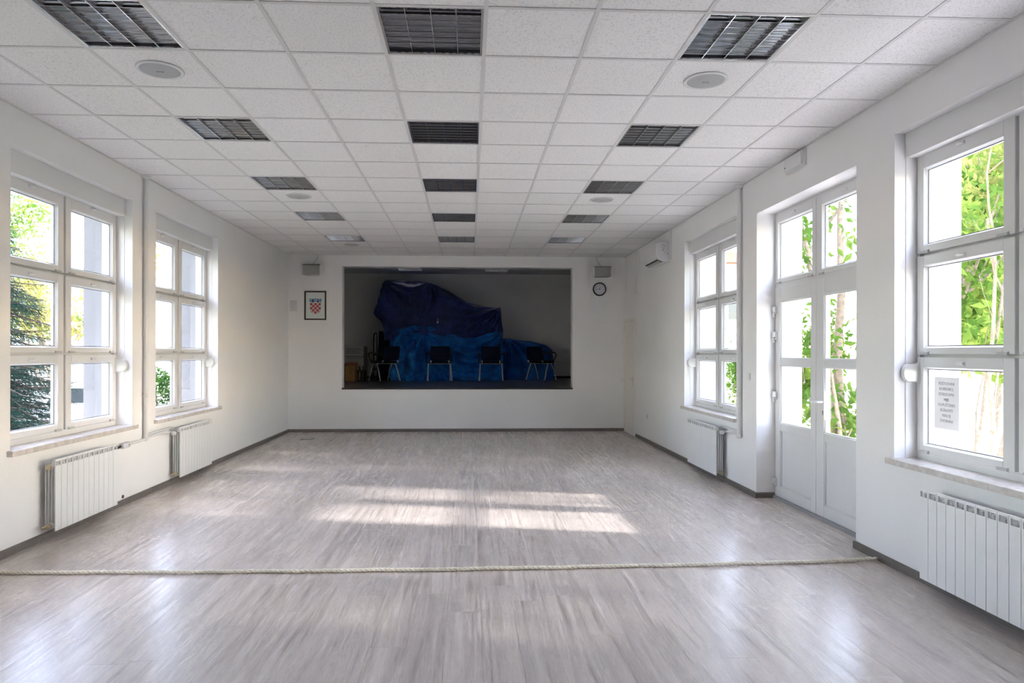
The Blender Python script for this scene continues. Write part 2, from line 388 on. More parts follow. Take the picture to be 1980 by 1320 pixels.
# floor ------------------------------------------------------------------
fl = struct(obj('floor', G().box(XL-.02, XR+.2, YR, YB, -.13, -.011), M['subfloor']), 'grey wood-look laminate floor of the hall')
PW, PL = .1935, 1.382
full = G().box(0, PW-.0005, 0, PL-.0007, -.011, 0).mesh('plank', M['laminate'])
cut = {}
def plank_mesh(wd, ln):
    k = (round(wd, 3), round(ln, 3))
    if k not in cut: cut[k] = G().box(0, wd-.0005, 0, ln-.0007, -.011, 0).mesh('plank', M['laminate'])
    return cut[k]
field = G(); x = XL+.002; nrow = 0; count = 0
stag = [0, .46, .92, .23, .69, 1.15, .35, .81]
ro = random.Random(3)
while x < XR-.002:
    wd = min(PW, XR-x); y = 2.35 - ro.uniform(.02, 1.3); y0 = y
    while y < YB:
        ln = min(PL, YB-y); a = y
        if count < 300: inst('plank', full if wd == PW and ln == PL else plank_mesh(wd, ln), fl, (x, a, 0)); count += 1
        else: field.box(x, x+wd-.0008, a, a+ln-.0012, -.011, 0)
        y += PL
    y = y0
    while y > YR:
        a = max(YR, y-PL); field.box(x, x+wd-.0008, a, y-.0012, -.011, 0); y -= PL
    x += PW
obj('plank_field', field, M['laminate'], fl, stuff=True)
obj('door_threshold_floor', G().box(XR+.0005, XR+.2, DOOR[0]+.0005, DOOR[1]-.0005, -.011, 0), M['laminate'], fl)

# ceiling -----------------------------------------------------------------
ce = struct(obj('ceiling', G().box(XL, XR, YR, YB, ZC+.10, ZC+.12), M['shadow_gap']), 'suspended ceiling of square mineral tiles in a white grid')
GX, GY = .0854, 3.6284
xs = [XL] + [GX+.6*i for i in range(-5, 5)] + [XR]
jmin = math.ceil((YR-GY)/.6)
ys = [YR] + [GY+.6*j for j in range(jmin, 16)] + [YB]
for v in xs[1:-1]:
    obj('grid_bar', G().box(v-.012, v+.012, YR, YB, ZC, ZC+.003).box(v-.001, v+.001, YR, YB, ZC+.003, ZC+.035), M['tbar'], ce)
for v in ys[1:-1]:
    g = G()
    for a, b in zip(xs[:-1], xs[1:]):
        g.box(a+(.012 if a != XL else 0), b-(.012 if b != XR else 0), v-.012, v+.012, ZC+.0003, ZC+.0032)
    obj('grid_bar', g, M['tbar'], ce)
obj('edge_trim', G().box(XL, XL+.02, YR, YB, ZC-.001, ZC+.002).box(XR-.02, XR, YR, YB, ZC-.001, ZC+.002)
    .box(XL+.02, XR-.02, YB-.02, YB, ZC-.001, ZC+.002), M['tbar'], ce)
LIGHT_I = (-4, -1, 2); LIGHT_J = (0, 3, 6, 9, 12)
tile_me = {}
behind = G()
for a, b in zip(xs[:-1], xs[1:]):
    for c, d in zip(ys[:-1], ys[1:]):
        i = round((a-GX)/.6) if a != XL else -6; j = round((c-GY)/.6)
        full_t = abs(b-a-.6) < .01 and abs(d-c-.6) < .01
        if i in LIGHT_I and full_t and j % 3 == 0 and j <= 12: continue
        if j < -1:
            behind.box(a+.0015, b-.0015, c+.0015, d-.0015, ZC+.004, ZC+.02); continue
        key = (round(b-a, 3), round(d-c, 3))
        if key not in tile_me:
            wx, wy = (b-a)/2-.003, (d-c)/2-.003
            # tegular edge: the face drops a little below the flange level is avoided; it sits recessed with a stepped rim
            tile_me[key] = G().box(-wx, wx, -wy, wy, .0, .015).mesh('ceiling_tile', M['tile'])
        inst('ceiling_tile', tile_me[key], ce, ((a+b)/2, (c+d)/2, ZC+.0035 + R.uniform(0, .0015)))
obj('tile_field', behind, M['tile'], ce, stuff=True)

# baseboards ---------------------------------------------------------------
def base_profile(s):   # (distance from wall, z)
    return [(0, 0), (s*.016, 0), (s*.016, .045), (s*.010, .058), (0, .058)]
g = G().prism([(XL+p, q) for p, q in base_profile(1)], 'y', YR, YB)
struct(obj('baseboard_left', g, M['baseboard']), 'grey-brown baseboard under the radiator wall opposite the double door')
g = G().prism([(p+YB, q) for p, q in base_profile(-1)], 'x', XL+.016, XR-.016)
struct(obj('baseboard_back', g, M['baseboard']), 'grey-brown baseboard under the stage')
g = G().prism([(XR+p, q) for p, q in base_profile(-1)], 'y', DOOR[1], 12.12)
g.prism([(DOOR[1]+p, q) for p, q in base_profile(-1)], 'x', XR-.016, XR+.19)
struct(obj('baseboard_right', g, M['baseboard']), 'grey-brown baseboard between the double door and the cream door')
g = G().prism([(XR+p, q) for p, q in base_profile(-1)], 'y', YR, DOOR[0])
g.prism([(DOOR[0]+p, q) for p, q in base_profile(1)], 'x', XR-.016, XR+.19)
struct(obj('baseboard_right', g, M['baseboard']), 'grey-brown baseboard under the wall nearest the viewer beside the double door')

# ------------------------------------------------------------------ windows
def side_box(s, X0):
    def B(g, d0, d1, y0, y1, z0, z1): return g.box(X0+s*d0, X0+s*d1, y0, y1, z0, z1)
    return B
def ring(B, g, d0, d1, y0, y1, z0, z1, wy0, wy1, wz0, wz1):
    B(g, d0, d1, y0, y0+wy0, z0, z1); B(g, d0, d1, y1-wy1, y1, z0, z1)
    B(g, d0, d1, y0+wy0, y1-wy1, z0, z0+wz0); B(g, d0, d1, y0+wy0, y1-wy1, z1-wz1, z1)
    return g
def sash(B, s, X0, parent, y0, y1, z0, z1, p, D=.155):
    """one hopper sash; p = glass opening (y0,y1,z0,z1)"""
    g = ring(B, G(), D, D+.055, y0, y1, z0, z1, p[0]-.012-y0, y1-p[1]-.012, p[2]-.012-z0, z1-p[3]-.012)
    # bevelled glazing bead
    a0, a1, b0, b1 = p
    for (q0, q1) in (((a0-.012, b0-.012), (a1+.012, b0-.012)), ((a1+.012, b0-.012), (a1+.012, b1+.012)), ((a1+.012, b1+.012), (a0-.012, b1+.012)), ((a0-.012, b1+.012), (a0-.012, b0-.012))):
        def inn(q): return (min(max(q[0], a0), a1), min(max(q[1], b0), b1))
        i0, i1 = inn(q0), inn(q1); X = lambda d: X0+s*d
        g.add([(X(D+.006), *q0), (X(D+.006), *q1), (X(D+.03), *i1), (X(D+.03), *i0)], [(0, 1, 2, 3)])
        g.add([(X(D+.03), *i0), (X(D+.03), *i1), (X(D+.055), *i1), (X(D+.055), *i0)], [(0, 1, 2, 3)])
    so_ = obj('sash', g, M['pvc'], parent, bevel=.004)
    obj('glass', B(G(), D+.030, D+.034, a0-.004, a1+.004, b0-.004, b1+.004), M['glass'], so_)
    gg = ring(B, G(), D+.0275, D+.0299, a0-.002, a1+.002, b0-.002, b1+.002, .005, .005, .005, .005)
    obj('gasket', gg, M['gasket'], so_)
    return so_
def hopper_fittings(B, s, X0, so_, y0, y1, z0, z1, D=.155):
    yc = (y0+y1)/2; X = X0+s*D
    # snap latch: small rounded tongue at the head
    prof = [(X, z1-.052), (X-s*.012, z1-.050), (X-s*.020, z1-.042), (X-s*.014, z1-.032), (X, z1-.028)]
    g = G().prism(prof, 'y', yc-.034, yc+.034).prism([(X, z1-.046), (X-s*.026, z1-.040), (X-s*.026, z1-.036), (X, z1-.034)], 'y', yc-.012, yc+.018)
    obj('latch', g, M['pvc'], so_, bevel=.002)
    for yy in (y0+.085, y1-.085):
        g = B(G(), D-.012, D, yy-.042, yy+.042, z0-.004, z0+.014); B(g, D-.006, D, yy-.046, yy-.040, z0-.006, z0+.018)
        obj('hinge_cap', g, M['pvc_cap'], so_, bevel=.002)
def make_window(n, side, a, b, label, mid=None):
    s, X0 = (-1, XL) if side == 'L' else (1, XR)
    B = side_box(s, X0); m = b-.888
    root = struct(thing('window_%d' % n, label, 'window', (X0+s*.16, (a+b)/2, W0)))
    F = .165
    g = ring(B, G(), F, F+.075, a, b, W0, 2.93, .045, .03, .075, .03)
    B(g, F+.03, F+.075, m-.03, m+.03, W0+.075, 2.90)
    for z in (1.495, 2.195): B(g, F+.03, F+.075, a+.045, m-.03, z-.02, z+.02); B(g, F+.03, F+.075, m+.03, b-.03, z-.02, z+.02)
    obj('window_frame', g, M['pvc'], root)
    # roller shutter guides and outer sill behind the frame
    g = B(G(), F+.075, F+.12, a+.008, a+.035, W0, W1); B(g, F+.075, F+.12, b-.035, b-.008, W0, W1)
    obj('shutter_guide', g, M['pvc'], root)
    g = B(G(), F+.075, T, b-.008, b, W0+.012, W1-.008); B(g, F+.075, T, a, a+.008, W0+.012, W1-.008); B(g, F+.075, T, a, b, W1-.008, W1)
    obj('outer_reveal', g, M['facade_shaded' if side == 'L' else 'facade'], root)
    obj('outer_sill', B(G(), F+.075, T+.04, a, b, W0-.03, W0+.012), M['marble'], root)
    obj('shutter_box', B(G(), .075, .24, a, b, 2.885, W1), M['boxwhite'], root, bevel=.003)
    obj('reveal_lining', B(B(G(), .08, F, b-.006, b, W0+.03, 2.885), .08, F, a, a+.006, W0+.03, 2.885), M['plaster'], root)
    obj('window_sill', B(G(), -.045, F, a-.04, b+.04, W0-.012, W0+.03), M['marble'], root, bevel=.004)
    # strap winder on the far jamb: rounded casing
    yw = b
    prof = [(X0+s*.155, yw-.002), (X0+s*.155, yw-.05)]
    g = G(); ring_p = []
    for k in range(9):
        t_ = -PI/2 + PI*k/8
        ring_p.append((X0+s*(.085-.042*math.cos(t_)), 1.375+.062*math.sin(t_)))
    ring_p = [(X0+s*.155, 1.313)] + ring_p + [(X0+s*.155, 1.437)]
    g.prism(ring_p, 'y', yw-.04, yw-.004); B(g, .148, .16, yw-.044, yw, 1.30, 1.45)
    obj('strap_winder', g, M['pvc'], root, bevel=.004)
    cols = [(a+.03, m-.015, a+.13, m-.112), (m+.013, b-.013, m+.112, b-.088-.005)]
    rows = [(.825, 1.486, .888, 1.402), (1.506, 2.188, 1.563, 2.106), (2.208, 2.90, 2.272, 2.782)]
    for (y0, y1, p0, p1) in cols:
        for (z0, z1, q0, q1) in rows:
            so_ = sash(B, s, X0, root, y0, y1, z0, z1, (p0, p1, q0, q1))
            hopper_fittings(B, s, X0, so_, y0, y1, z0, z1)
    return root
wl = ['white six-pane window above the radiator near the spruce tree', 'white six-pane window between the pipe and the stage wall, hedge outside',
      'white six-pane window beside the pipe, between the door and the air conditioner', 'white six-pane window with a printed notice on its glass']
n = 1
wins = {}
for k, (a, b) in enumerate(WIN_L):
    wins['L', k] = make_window(n, 'L', a, b, {1: wl[0], 2: wl[1]}.get(k, 'white six-pane window opposite the window with the notice, out of view')); n += 1
for k, (a, b) in enumerate(WIN_R):
    wins['R', k] = make_window(n, 'R', a, b, {0: wl[3], 1: wl[2]}.get(k, '')); n += 1

# ------------------------------------------------------------------ double door
B = side_box(1, XR); a, b = DOOR
dr = struct(thing('door_1', 'white glazed double door with transom lights opening to the garden', 'door', (XR+.2, (a+b)/2, 0)))
F = .205
g = ring(B, G(), F, F+.075, a, b, 0, 2.967, .03, .03, .02, .04)
B(g, F, F+.075, a+.03, b-.03, 2.185, 2.235); B(g, F, F+.075, 6.125, 6.165, 2.235, 2.927)
obj('door_frame', g, M['pvc'], dr)
g = B(G(), F+.075, T, b-.008, b, 0, 2.959); B(g, F+.075, T, a, a+.008, 0, 2.959); B(g, F+.075, T, a, b, 2.959, 2.967)
obj('outer_reveal', g, M['facade'], dr)
obj('threshold', B(G(), .17, .30, a, b, -.002, .028), M['pvc_grey'], dr, bevel=.003)
for (y0, y1, p0, p1) in ((a+.02, 6.130, a+.13, 6.032), (6.158, b-.008, 6.233, 6.936-.02)):
    so_ = sash(B, 1, XR, dr, y0, y1, 2.228, 2.945, (p0, p1, 2.286, 2.845), D=.195)
    hopper_fittings(B, 1, XR, so_, y0, y1, 2.228, 2.945, D=.195)
for i, (y0, y1, p0, p1) in enumerate(((a+.02, 6.141, a+.14, 6.005), (6.147, b-.008, 6.245, 6.872))):
    D = .195; g = G(); q = [(.79, 1.385), (1.454, 2.041)]
    B(g, D, D+.06, y0, p0, .03, 2.185); B(g, D, D+.06, p1, y1, .03, 2.185)
    for z0, z1 in ((.03, .135), (.715, .79), (1.385, 1.454), (2.041, 2.185)): B(g, D, D+.06, p0, p1, z0, z1)
    leaf = obj('door_leaf', g, M['pvc'], dr, bevel=.004)
    for z0, z1 in q:
        obj('glass', B(G(), D+.028, D+.032, p0-.0, p1, z0, z1), M['glass'], leaf)
        obj('glazing_bead', ring(B, G(), D+.010, D+.028, p0, p1, z0, z1, .012, .012, .012, .012), M['pvc'], leaf, bevel=.003)
    g = B(G(), D+.018, D+.045, p0, p1, .135, .715); obj('panel', g, M['pvc'], leaf)
    obj('panel_bead', ring(B, G(), D+.006, D+.018, p0, p1, .135, .715, .012, .012, .012, .012), M['pvc'], leaf, bevel=.003)
    if i == 1:
        for z in (1.943, 1.679, 1.06, .167):
            g = B(G(), .158, .195, b-.048, b-.003, z-.006, z+.052); B(g, .160, .182, b-.026, b-.004, z-.062, z-.008); B(g, .182, .195, b-.06, b-.003, z-.03, z+.045)
            obj('hinge', g, M['pvc'], leaf, bevel=.004)
    else:
        g = B(G(), D-.010, D, 5.985, 6.025, .915, 1.165)
        hd = obj('escutcheon', g, M['pvc'], leaf, bevel=.006)
        g = G().tube([(XR+D-.008, 6.005, 1.07), (XR+D-.050, 6.005, 1.07), (XR+D-.060, 6.015, 1.07), (XR+D-.062, 6.035, 1.07), (XR+D-.060, 6.125, 1.066)], [.010, .010, .011, .011, .009], 12)
        obj('lever_handle', g, M['pvc'], leaf)
        obj('keyhole', G().cyl((XR+D-.0115, 6.005, .985), (XR+D-.009, 6.005, .985), .008, n=14).box(XR+D-.0115, XR+D-.009, 6.001, 6.009, .955, .985), M['dark'], leaf)

# cream door in the corner ------------------------------------------------------
d2 = struct(thing('door_2', 'narrow cream door in the corner beside the stage wall', 'door', (XR, 12.55, 0)))
g = ring(side_box(1, XR), G(), -.022, 0, 12.14, YB-.004, .0, 2.15, .055, .03, .0001, .06)
obj('door_frame', g, M['cream'], d2, bevel=.004)
lf = obj('door_leaf', G().box(XR-.014, XR-.0005, 12.2, YB-.038, .012, 2.085), M['cream'], d2, bevel=.003)
g = G().tube([(XR-.014, 12.31, 1.02), (XR-.055, 12.31, 1.02), (XR-.062, 12.33, 1.02), (XR-.062, 12.44, 1.02)], .009, 10).box(XR-.020, XR-.014, 12.29, 12.33, .90, 1.08)
obj('door_handle', g, M['chrome'], lf)

# ------------------------------------------------------------------ stage
struct(obj('stage_floor', G().box(-3.3, 2.9, YB+.22, 18.0, .70, .8285).box(SO[0]+.0005, SO[1]-.0005, YB+.001, YB+.22, .825, .8325), M['stage_floor']), 'dark polished stage floor')
struct(obj('trim_1', G().box(SO[0]-.004, SO[1]+.004, YB-.014, YB+.03, .805, .834), M['dark'], bevel=.003), 'dark nosing strip along the stage edge')
struct(obj('wall_stage', G().box(-3.6, 3.1, 18.0, 18.15, .7, 3.75).box(-3.45, -3.3, YB+.22, 18.0, .7, 3.75).box(2.9, 3.05, YB+.22, 18.0, .7, 3.75), M['stage_plaster']), 'grey stage walls behind the tarpaulins')
g = G()
for (a, b, c, d) in ((-3.45, 3.05, YB+.22, 16.711), (-3.45, 3.05, 17.289, 18.15), (-3.45, -1.775, 16.711, 17.289), (-1.197, .377, 16.711, 17.289), (.955, 3.05, 16.711, 17.289)): g.box(a, b, c, d, 3.57, 3.60)
struct(obj('ceiling_stage', g, M['stage_plaster']), 'stage ceiling')
struct(obj('baseboard_stage', G().box(-3.3, 2.9, 17.975, 18.0, .8285, .885), M['dark']), 'black baseboard at the back of the stage')
struct(obj('trim_2', G().box(1.2, 2.9, 17.985, 18.0, 1.285, 1.30).box(-3.3, -2.1, 17.985, 18.0, 3.48, 3.5), M['stage_plaster'], bevel=.002), 'thin ledge on the stage back wall')

# ------------------------------------------------------------------ recessed louvre lights
def make_light(z=ZC):
    root = thing('recessed_light', 'louvre light', 'ceiling light')
    Wd = .578/2
    g = G()   # white tray rim resting on the grid
    for (a0, a1, b0, b1) in ((-Wd, -Wd+.012, -Wd, Wd), (Wd-.012, Wd, -Wd, Wd), (-Wd+.012, Wd-.012, -Wd, -Wd+.012), (-Wd+.012, Wd-.012, Wd-.012, Wd)):
        g.box(a0, a1, b0, b1, .002, .012)
    obj('rim', g, M['chrome'], root, local=True, bevel=.0015)
    g = G().box(-Wd, Wd, -Wd, Wd, .088, .092)
    for (a0, a1, b0, b1) in ((-Wd, -Wd+.003, -Wd, Wd), (Wd-.003, Wd, -Wd, Wd), (-Wd+.003, Wd-.003, -Wd, -Wd+.003), (-Wd+.003, Wd-.003, Wd-.003, Wd)): g.box(a0, a1, b0, b1, .012, .088)
    obj('housing', g, M['housing'], root, local=True)
    inner = Wd-.012; pw = 2*inner/4
    def parab(x0, sgn):    # curved reflector wall leaning outwards at the top
        return [(x0 + sgn*(.002+.034*(k/5)**1.5), .004+.058*k/5) for k in range(6)]
    for k in range(5):
        x0 = -inner + pw*k; g = G()
        L_ = parab(x0, -1) if k > 0 else None; R_ = parab(x0, 1) if k < 4 else None
        prof = (R_ or [(x0, .062), (x0, .004)][::-1]) ; ring_ = []
        if k == 0: ring_ = [(x0, .004)] + R_ + [(x0, .062)]
        elif k == 4: ring_ = [(x0, .004)] + L_ + [(x0, .062)]
        else: ring_ = L_[::-1] + R_
        g.prism(ring_, 'y', -inner, inner)
        obj('reflector', g, M['mirror'], root, local=True)
    for k in range(4):
        xc = -inner + pw*(k+.5)
        obj('tube', G().cyl((xc, -inner, .068), (xc, inner, .068), .013, n=12), M['tube'], root, local=True)
    nb = 7
    for k in range(nb):
        yc = -inner + 2*inner*(k+1)/(nb+1)
        prof = [(yc-.0015, .003), (yc+.0015, .003), (yc+.0035, .016), (yc+.009, .031), (yc-.009, .031), (yc-.0035, .016)]
        g = G()
        for c in range(4):
            x0 = -inner+pw*c; g.prism(prof, 'x', x0+.003, x0+pw-.003)
        obj('louver_blade', g, M['louver'], root, local=True)
    return root
proto = make_light(); first = True
cname = {-4: 'row over the radiator wall', -1: 'middle row', 2: 'row on the double-door side'}
oname = ['farthest from the stage', 'second nearest the viewer', 'middle of its row of five', 'second from the stage', 'nearest the stage wall']
for i in LIGHT_I:
    for n_, j in enumerate(LIGHT_J):
        o = proto if first else copy_tree(proto); first = False
        o.location = (GX+.6*i+.3, GY+.6*j+.3, ZC)
        tag(o, 'square recessed louvre light, %s, %s' % (cname[i], oname[n_]), 'ceiling light', 'recessed lights in the tile ceiling')
for k, yy in enumerate((GY-1.8+.3, GY-3.6+.3, GY-5.4+.3)):
    for i in LIGHT_I:
        o = copy_tree(proto); o.location = (GX+.6*i+.3, yy, ZC)
        tag(o, 'square recessed louvre light behind the viewer, %s, %s' % (cname[i], ['first behind', 'second behind', 'third behind'][k]), 'ceiling light', 'recessed lights in the tile ceiling')
for k, (xc, nm) in enumerate(((-1.486, 'above the dark tarpaulin'), (.666, 'away from the boxes'))):
    o = copy_tree(proto); o.location = (xc, 17.0, 3.562); o.rotation_euler = (0, 0, 0)
    for c_ in children(o):
        if c_.name.startswith('tube'): c_.data = c_.data.copy(); c_.data.materials.clear(); c_.data.materials.append(M['lamp'])
    tag(o, 'louvre light on the stage ceiling, %s' % nm, 'ceiling light', 'lights over the stage')

# ceiling loudspeakers ------------------------------------------------------
def ceil_speaker(x, y, label):
    t = thing('ceiling_speaker', label, 'speaker', (x, y, ZC), 'round loudspeakers in the ceiling')
    obj('bezel', G().lathe([(.128, .0035), (.140, .0035), (.146, 0), (.142, -.006), (.128, -.008), (.122, -.004)], (x, y, ZC), 'z', 40, True, False), M['pvc'], t)
    obj('grille', G().lathe([(.123, -.003), (.06, -.010), (.0001, -.012)], (x, y, ZC), 'z', 40), M['grille'], t)
    obj('badge', G().box(x-.022, x+.022, y-.003, y+.003, ZC-.0155, ZC-.011), M['spk_grey'], t)
ceil_speaker(-2.015, 4.528, 'round ceiling loudspeaker behind the first light, radiator-wall side')
ceil_speaker(1.585, 4.528, 'round ceiling loudspeaker behind the first light, double-door side')
ceil_speaker(-2.015, 8.128, 'round ceiling loudspeaker at mid hall, radiator-wall side')
ceil_speaker(1.585, 8.128, 'round ceiling loudspeaker at mid hall, double-door side')
ceil_speaker(-2.015, 11.728, 'round ceiling loudspeaker nearest the stage')

# ------------------------------------------------------------------ radiators
def radiator(name_label, side, y0, nsec, valve_end):
    """valve_end: -1 = end nearer the viewer shows the valves"""
    s, X0 = (1, XL) if side == 'L' else (-1, XR)
    z0, z1 = .085, .655
    root = thing('radiator', name_label, 'radiator', (X0+s*.03, y0, z0), 'white sectional radiators')
    W_ = .08
    def bx(g, d0, d1, ya, yb, za, zb): return g.box(X0+s*d0, X0+s*d1, ya, yb, za, zb)
    g = G()
    bx(g, .122, .130, .002, W_-.002, z0, z1-.050)            # front plate
    bx(g, .118, .130, .002, .010, z1-.050, z1-.012); bx(g, .118, .130, W_-.010, W_-.002, z1-.050, z1-.012)
    bx(g, .114, .132, .002, W_-.002, z1-.014, z1)            # top rail
    for k in range(4): bx(g, .100-.002, .118, .012, W_-.012, z1-.046+k*.009, z1-.0435+k*.009)   # slanted outlet slats
    for d in (.048, .072, .096): bx(g, d, d+.003, .006, W_-.006, z0+.03, z1-.02)
    bx(g, .045, .122, W_/2-.002, W_/2+.002, z0+.02, z1-.03)   # web
    g.cyl((X0+s*.085, W_/2, z0+.02), (X0+s*.085, W_/2, z1-.02), .012, n=8)
    for z in (z0+.045, z1-.06): g.cyl((X0+s*.085, 0, z), (X0+s*.085, W_, z), .022, n=12)
    g.v = [(p[0]-(X0+s*.03), p[1], p[2]-z0) for p in g.v]
    me = g.mesh('section', M['rad'])
    for k in range(nsec): inst('section', me, root, (0, k*W_, 0))
    ye = y0 if valve_end < 0 else y0+nsec*W_; e = -1 if valve_end < 0 else 1
    yend = ye
    g = G()
    for z in (z0+.045, z1-.06): g.cyl((X0+s*.085, yend, z), (X0+s*.085, yend+e*.02, z), .020, n=16)
    g.cyl((X0+s*.085, yend+e*.02, z0+.045), (X0+s*.045, yend+e*.03, z0+.03), .012, n=12)
    obj('drain_valve', g, M['brass'], root)
    for q in (y0+.2, y0+nsec*W_-.2): obj('wall_bracket', G().box(X0+s*.001, X0+s*.06, q-.012, q+.012, z1-.11, z1-.085), M['pvc'], root)
    return root
r1 = radiator('white radiator under the window beside the spruce tree', 'L', 5.565, 12, -1)
r2 = radiator('white radiator under the window next to the stage wall, opposite the air conditioner', 'L', 7.90, 12, -1)
r3 = radiator('white radiator under the window beside the vertical pipe on the door side', 'R', 7.80, 13, -1)
r4 = radiator('large white radiator under the window with the notice', 'R', 3.257, 12, -1)
def add_valve(root, s, X0, y, z, dirn, chromed=False):
    g = G().cyl((X0+s*.085, y, z), (X0+s*.085, y+dirn*.035, z), .017, n=14).cyl((X0+s*.085, y+dirn*.03, z), (X0+s*.050, y+dirn*.035, z), .013, n=12)
    obj('valve', g, M['brass'], root)
    g = G().lathe([(.012, 0), (.021, .006), (.024, .02), (.024, .052), (.018, .062), (.0001, .064)], (X0+s*.085, y+dirn*.03, z), 'y' , 18)
    if dirn < 0: g.v = [(p[0], 2*(y+dirn*.03)-p[1], p[2]) for p in g.v]
    obj('thermostat_head', g, M['pvc'], root)
add_valve(r2, 1, XL, 7.90, .595, -1); add_valve(r3, -1, XR, 7.80, .595, -1)
# left near radiator: valve on far end
g = G().cyl((XL+.085, 6.525, .595), (XL+.085, 6.585, .595), .013, n=12).cyl((XL+.085, 6.585, .595), (XL+.055, 6.72, .60), .012, n=12)
obj('valve', g, M['dark'], r1)
g = G().box(XL+.034, XL+.082, 6.735, 6.875, .575, .628); obj('thermostat_head', g, M['lilac'], r1, bevel=.008)
g = G().cyl((XL+.0825, 6.84, .602), (XL+.085, 6.84, .602), .013, n=16); obj('dial', g, M['spk_grey'], r1)

# heating pipes ------------------------------------------------------
def pipe_thing(label, X, y, ztop, zb, runs, s):
    t = thing('heating_pipe', label, 'pipe', (X, y, zb))
    obj('riser', G().cyl((X, y, zb), (X, y, ztop), .021, n=16), M['pvc'], t)
    obj('ceiling_rosette', G().lathe([(.022, -.03), (.03, -.026), (.046, -.008), (.048, 0)], (X, y, ztop), 'z', 24), M['pvc'], t)
    for z in (2.62, 1.05): obj('pipe_clip', G().lathe([(.024, -.012), (.027, -.01), (.027, .01), (.024, .012)], (X, y, z), 'z', 16), M['pvc'], t)
    for pts in runs: obj('branch_pipe', G().tube(pts, .013, 12), M['pvc'], t)
    obj('elbow', G().lathe([(.001, -.03), (.022, -.024), (.030, 0), (.026, .022), (.022, .026)], (X, y, zb), 'z', 20), M['pvc'], t)
xp = XL+.034
pipe_thing('white riser pipe between the two radiator-wall windows', xp, 7.285, ZC, .61, [
    [(xp, 7.285, .60), (xp+.01, 7.1, .601), (xp+.02, 6.88, .602)], [(xp, 7.285, .615), (xp, 7.6, .622), (xp+.014, 7.86, .60)],
    [(xp-.004, 7.285, .64), (xp-.004, 7.6, .648), (xp-.004, 7.9, .652)]], 1)
xp = XR-.034
pipe_thing('white riser pipe beside the window on the double-door side', xp, 7.372, ZC, .60, [
    [(xp, 7.372, .61), (xp, 7.55, .62), (xp-.012, 7.75, .60)], [(xp+.004, 7.372, .64), (xp+.004, 7.7, .65), (xp+.004, 7.9, .652)]], -1)

# ------------------------------------------------------------------ wall equipment
ac = thing('air_conditioner', 'white split air conditioner high on the wall near the stage', 'air conditioner', (XR, 10.4, 2.88))
y0, y1 = 10.075, 10.86
prof = [(0, 3.16), (.06, 3.168), (.14, 3.165), (.19, 3.15), (.212, 3.125), (.218, 3.05), (.212, 2.98), (.195, 2.925), (.175, 2.905), (.12, 2.885), (.06, 2.872), (0, 2.872)]
obj('body', G().prism([(XR-d, z) for d, z in prof], 'y', y0, y1), M['pvc'], ac, bevel=.006)
obj('outlet', G().prism([(XR-.180, 2.912), (XR-.186, 2.902), (XR-.110, 2.874), (XR-.104, 2.884)], 'y', y0+.05, y1-.05), M['dark'], ac)
obj('flap', G().prism([(XR-.165, 2.897), (XR-.168, 2.890), (XR-.125, 2.868), (XR-.12, 2.874)], 'y', y0+.055, y1-.055), M['spk_grey'], ac)
g = G()
for dx, z, wx, wz in ((.105, 3.122, .030, .005), (.080, 3.105, .004, .030), (.125, 3.105, .004, .020), (.10, 3.075, .024, .008), (.105, 3.045, .034, .007), (.085, 3.01, .010, .010), (.035, 3.0, .018, .006), (.03, 2.985, .008, .010)):
    g.box(XR-dx-wx/2, XR-dx+wx/2, y0-.0012, y0+.001, z-wz/2, z+wz/2)
obj('marking', g, M['ink'], ac)
obj('pipe_cover', G().box(XR-.03, XR, y0-.1, y0-.04, 2.9, ZC-.001), M['pvc'], ac, bevel=.003)

tr_ = tag(obj('cable_trunking', G().box(XR-.03, XR, 12.005, 12.065, 2.555, ZC-.002), M['pvc'], bevel=.003), 'short white cable trunking above the cream door', 'trunking')

em = thing('emergency_light', 'white emergency light at the ceiling edge above the double door', 'emergency light', (XR, 6.12, 3.18))
obj('base', G().box(XR-.028, XR, 5.935, 6.285, 3.185, 3.335), M['pvc'], em, bevel=.004)
obj('diffuser', G().prism([(XR-.028, 3.195), (XR-.050, 3.205), (XR-.052, 3.315), (XR-.028, 3.325)], 'y', 5.945, 6.275), M['boxwhite'], em, bevel=.004)
obj('indicator', G().cyl((XR-.053, 6.245, 3.235), (XR-.050, 6.245, 3.235), .008, n=12), M['ink'], em)

def wall_speaker(xc, label, lean):
    t = thing('wall_speaker', label, 'speaker', (xc, YB, 3.03), 'grey loudspeakers on the stage wall')
    zc = 3.035; yf = YB-.25
    g = G().prism([(xc-.165, yf), (xc+.165, yf), (xc+.115, yf+.19), (xc-.115, yf+.19)], 'z', zc-.09, zc+.09)
    obj('cabinet', g, M['spk_grey'], t, bevel=.006)
    g = G().grid(lambda u, v: (xc-.15+.30*u, yf-.004-.016*math.sin(PI*u), zc-.082+.164*v), 10, 2)
    obj('grille', g, M['grille_dark'], t)
    for sx in (-1, 1):
        obj('side_cap', G().box(xc+sx*.158, xc+sx*.190, yf-.004, yf+.03, zc-.09, zc+.093), M['pvc'], t, bevel=.003)
    obj('mounting_bracket', G().box(xc-.10, xc+.10, yf+.19, YB, zc-.02, zc+.02), M['spk_grey'], t)
    obj('lid', G().prism([(xc-.170, yf-.006), (xc+.170, yf-.006), (xc+.125, yf+.195), (xc-.125, yf+.195)], 'z', zc+.093, zc+.102), M['dark_grey'], t)
    obj('cable', G().tube([(xc+lean*.0, YB-.12, zc+.10), (xc+lean*.02, YB-.06, zc+.16), (xc+lean*.06, YB-.012, zc+.23), (xc+lean*.08, YB-.02, ZC)], .005, 6), M['spk_grey'], t)
    obj('badge', G().box(xc+.06, xc+.10, yf-.021, yf-.016, zc-.005, zc+.005), M['spk_grey'], t)
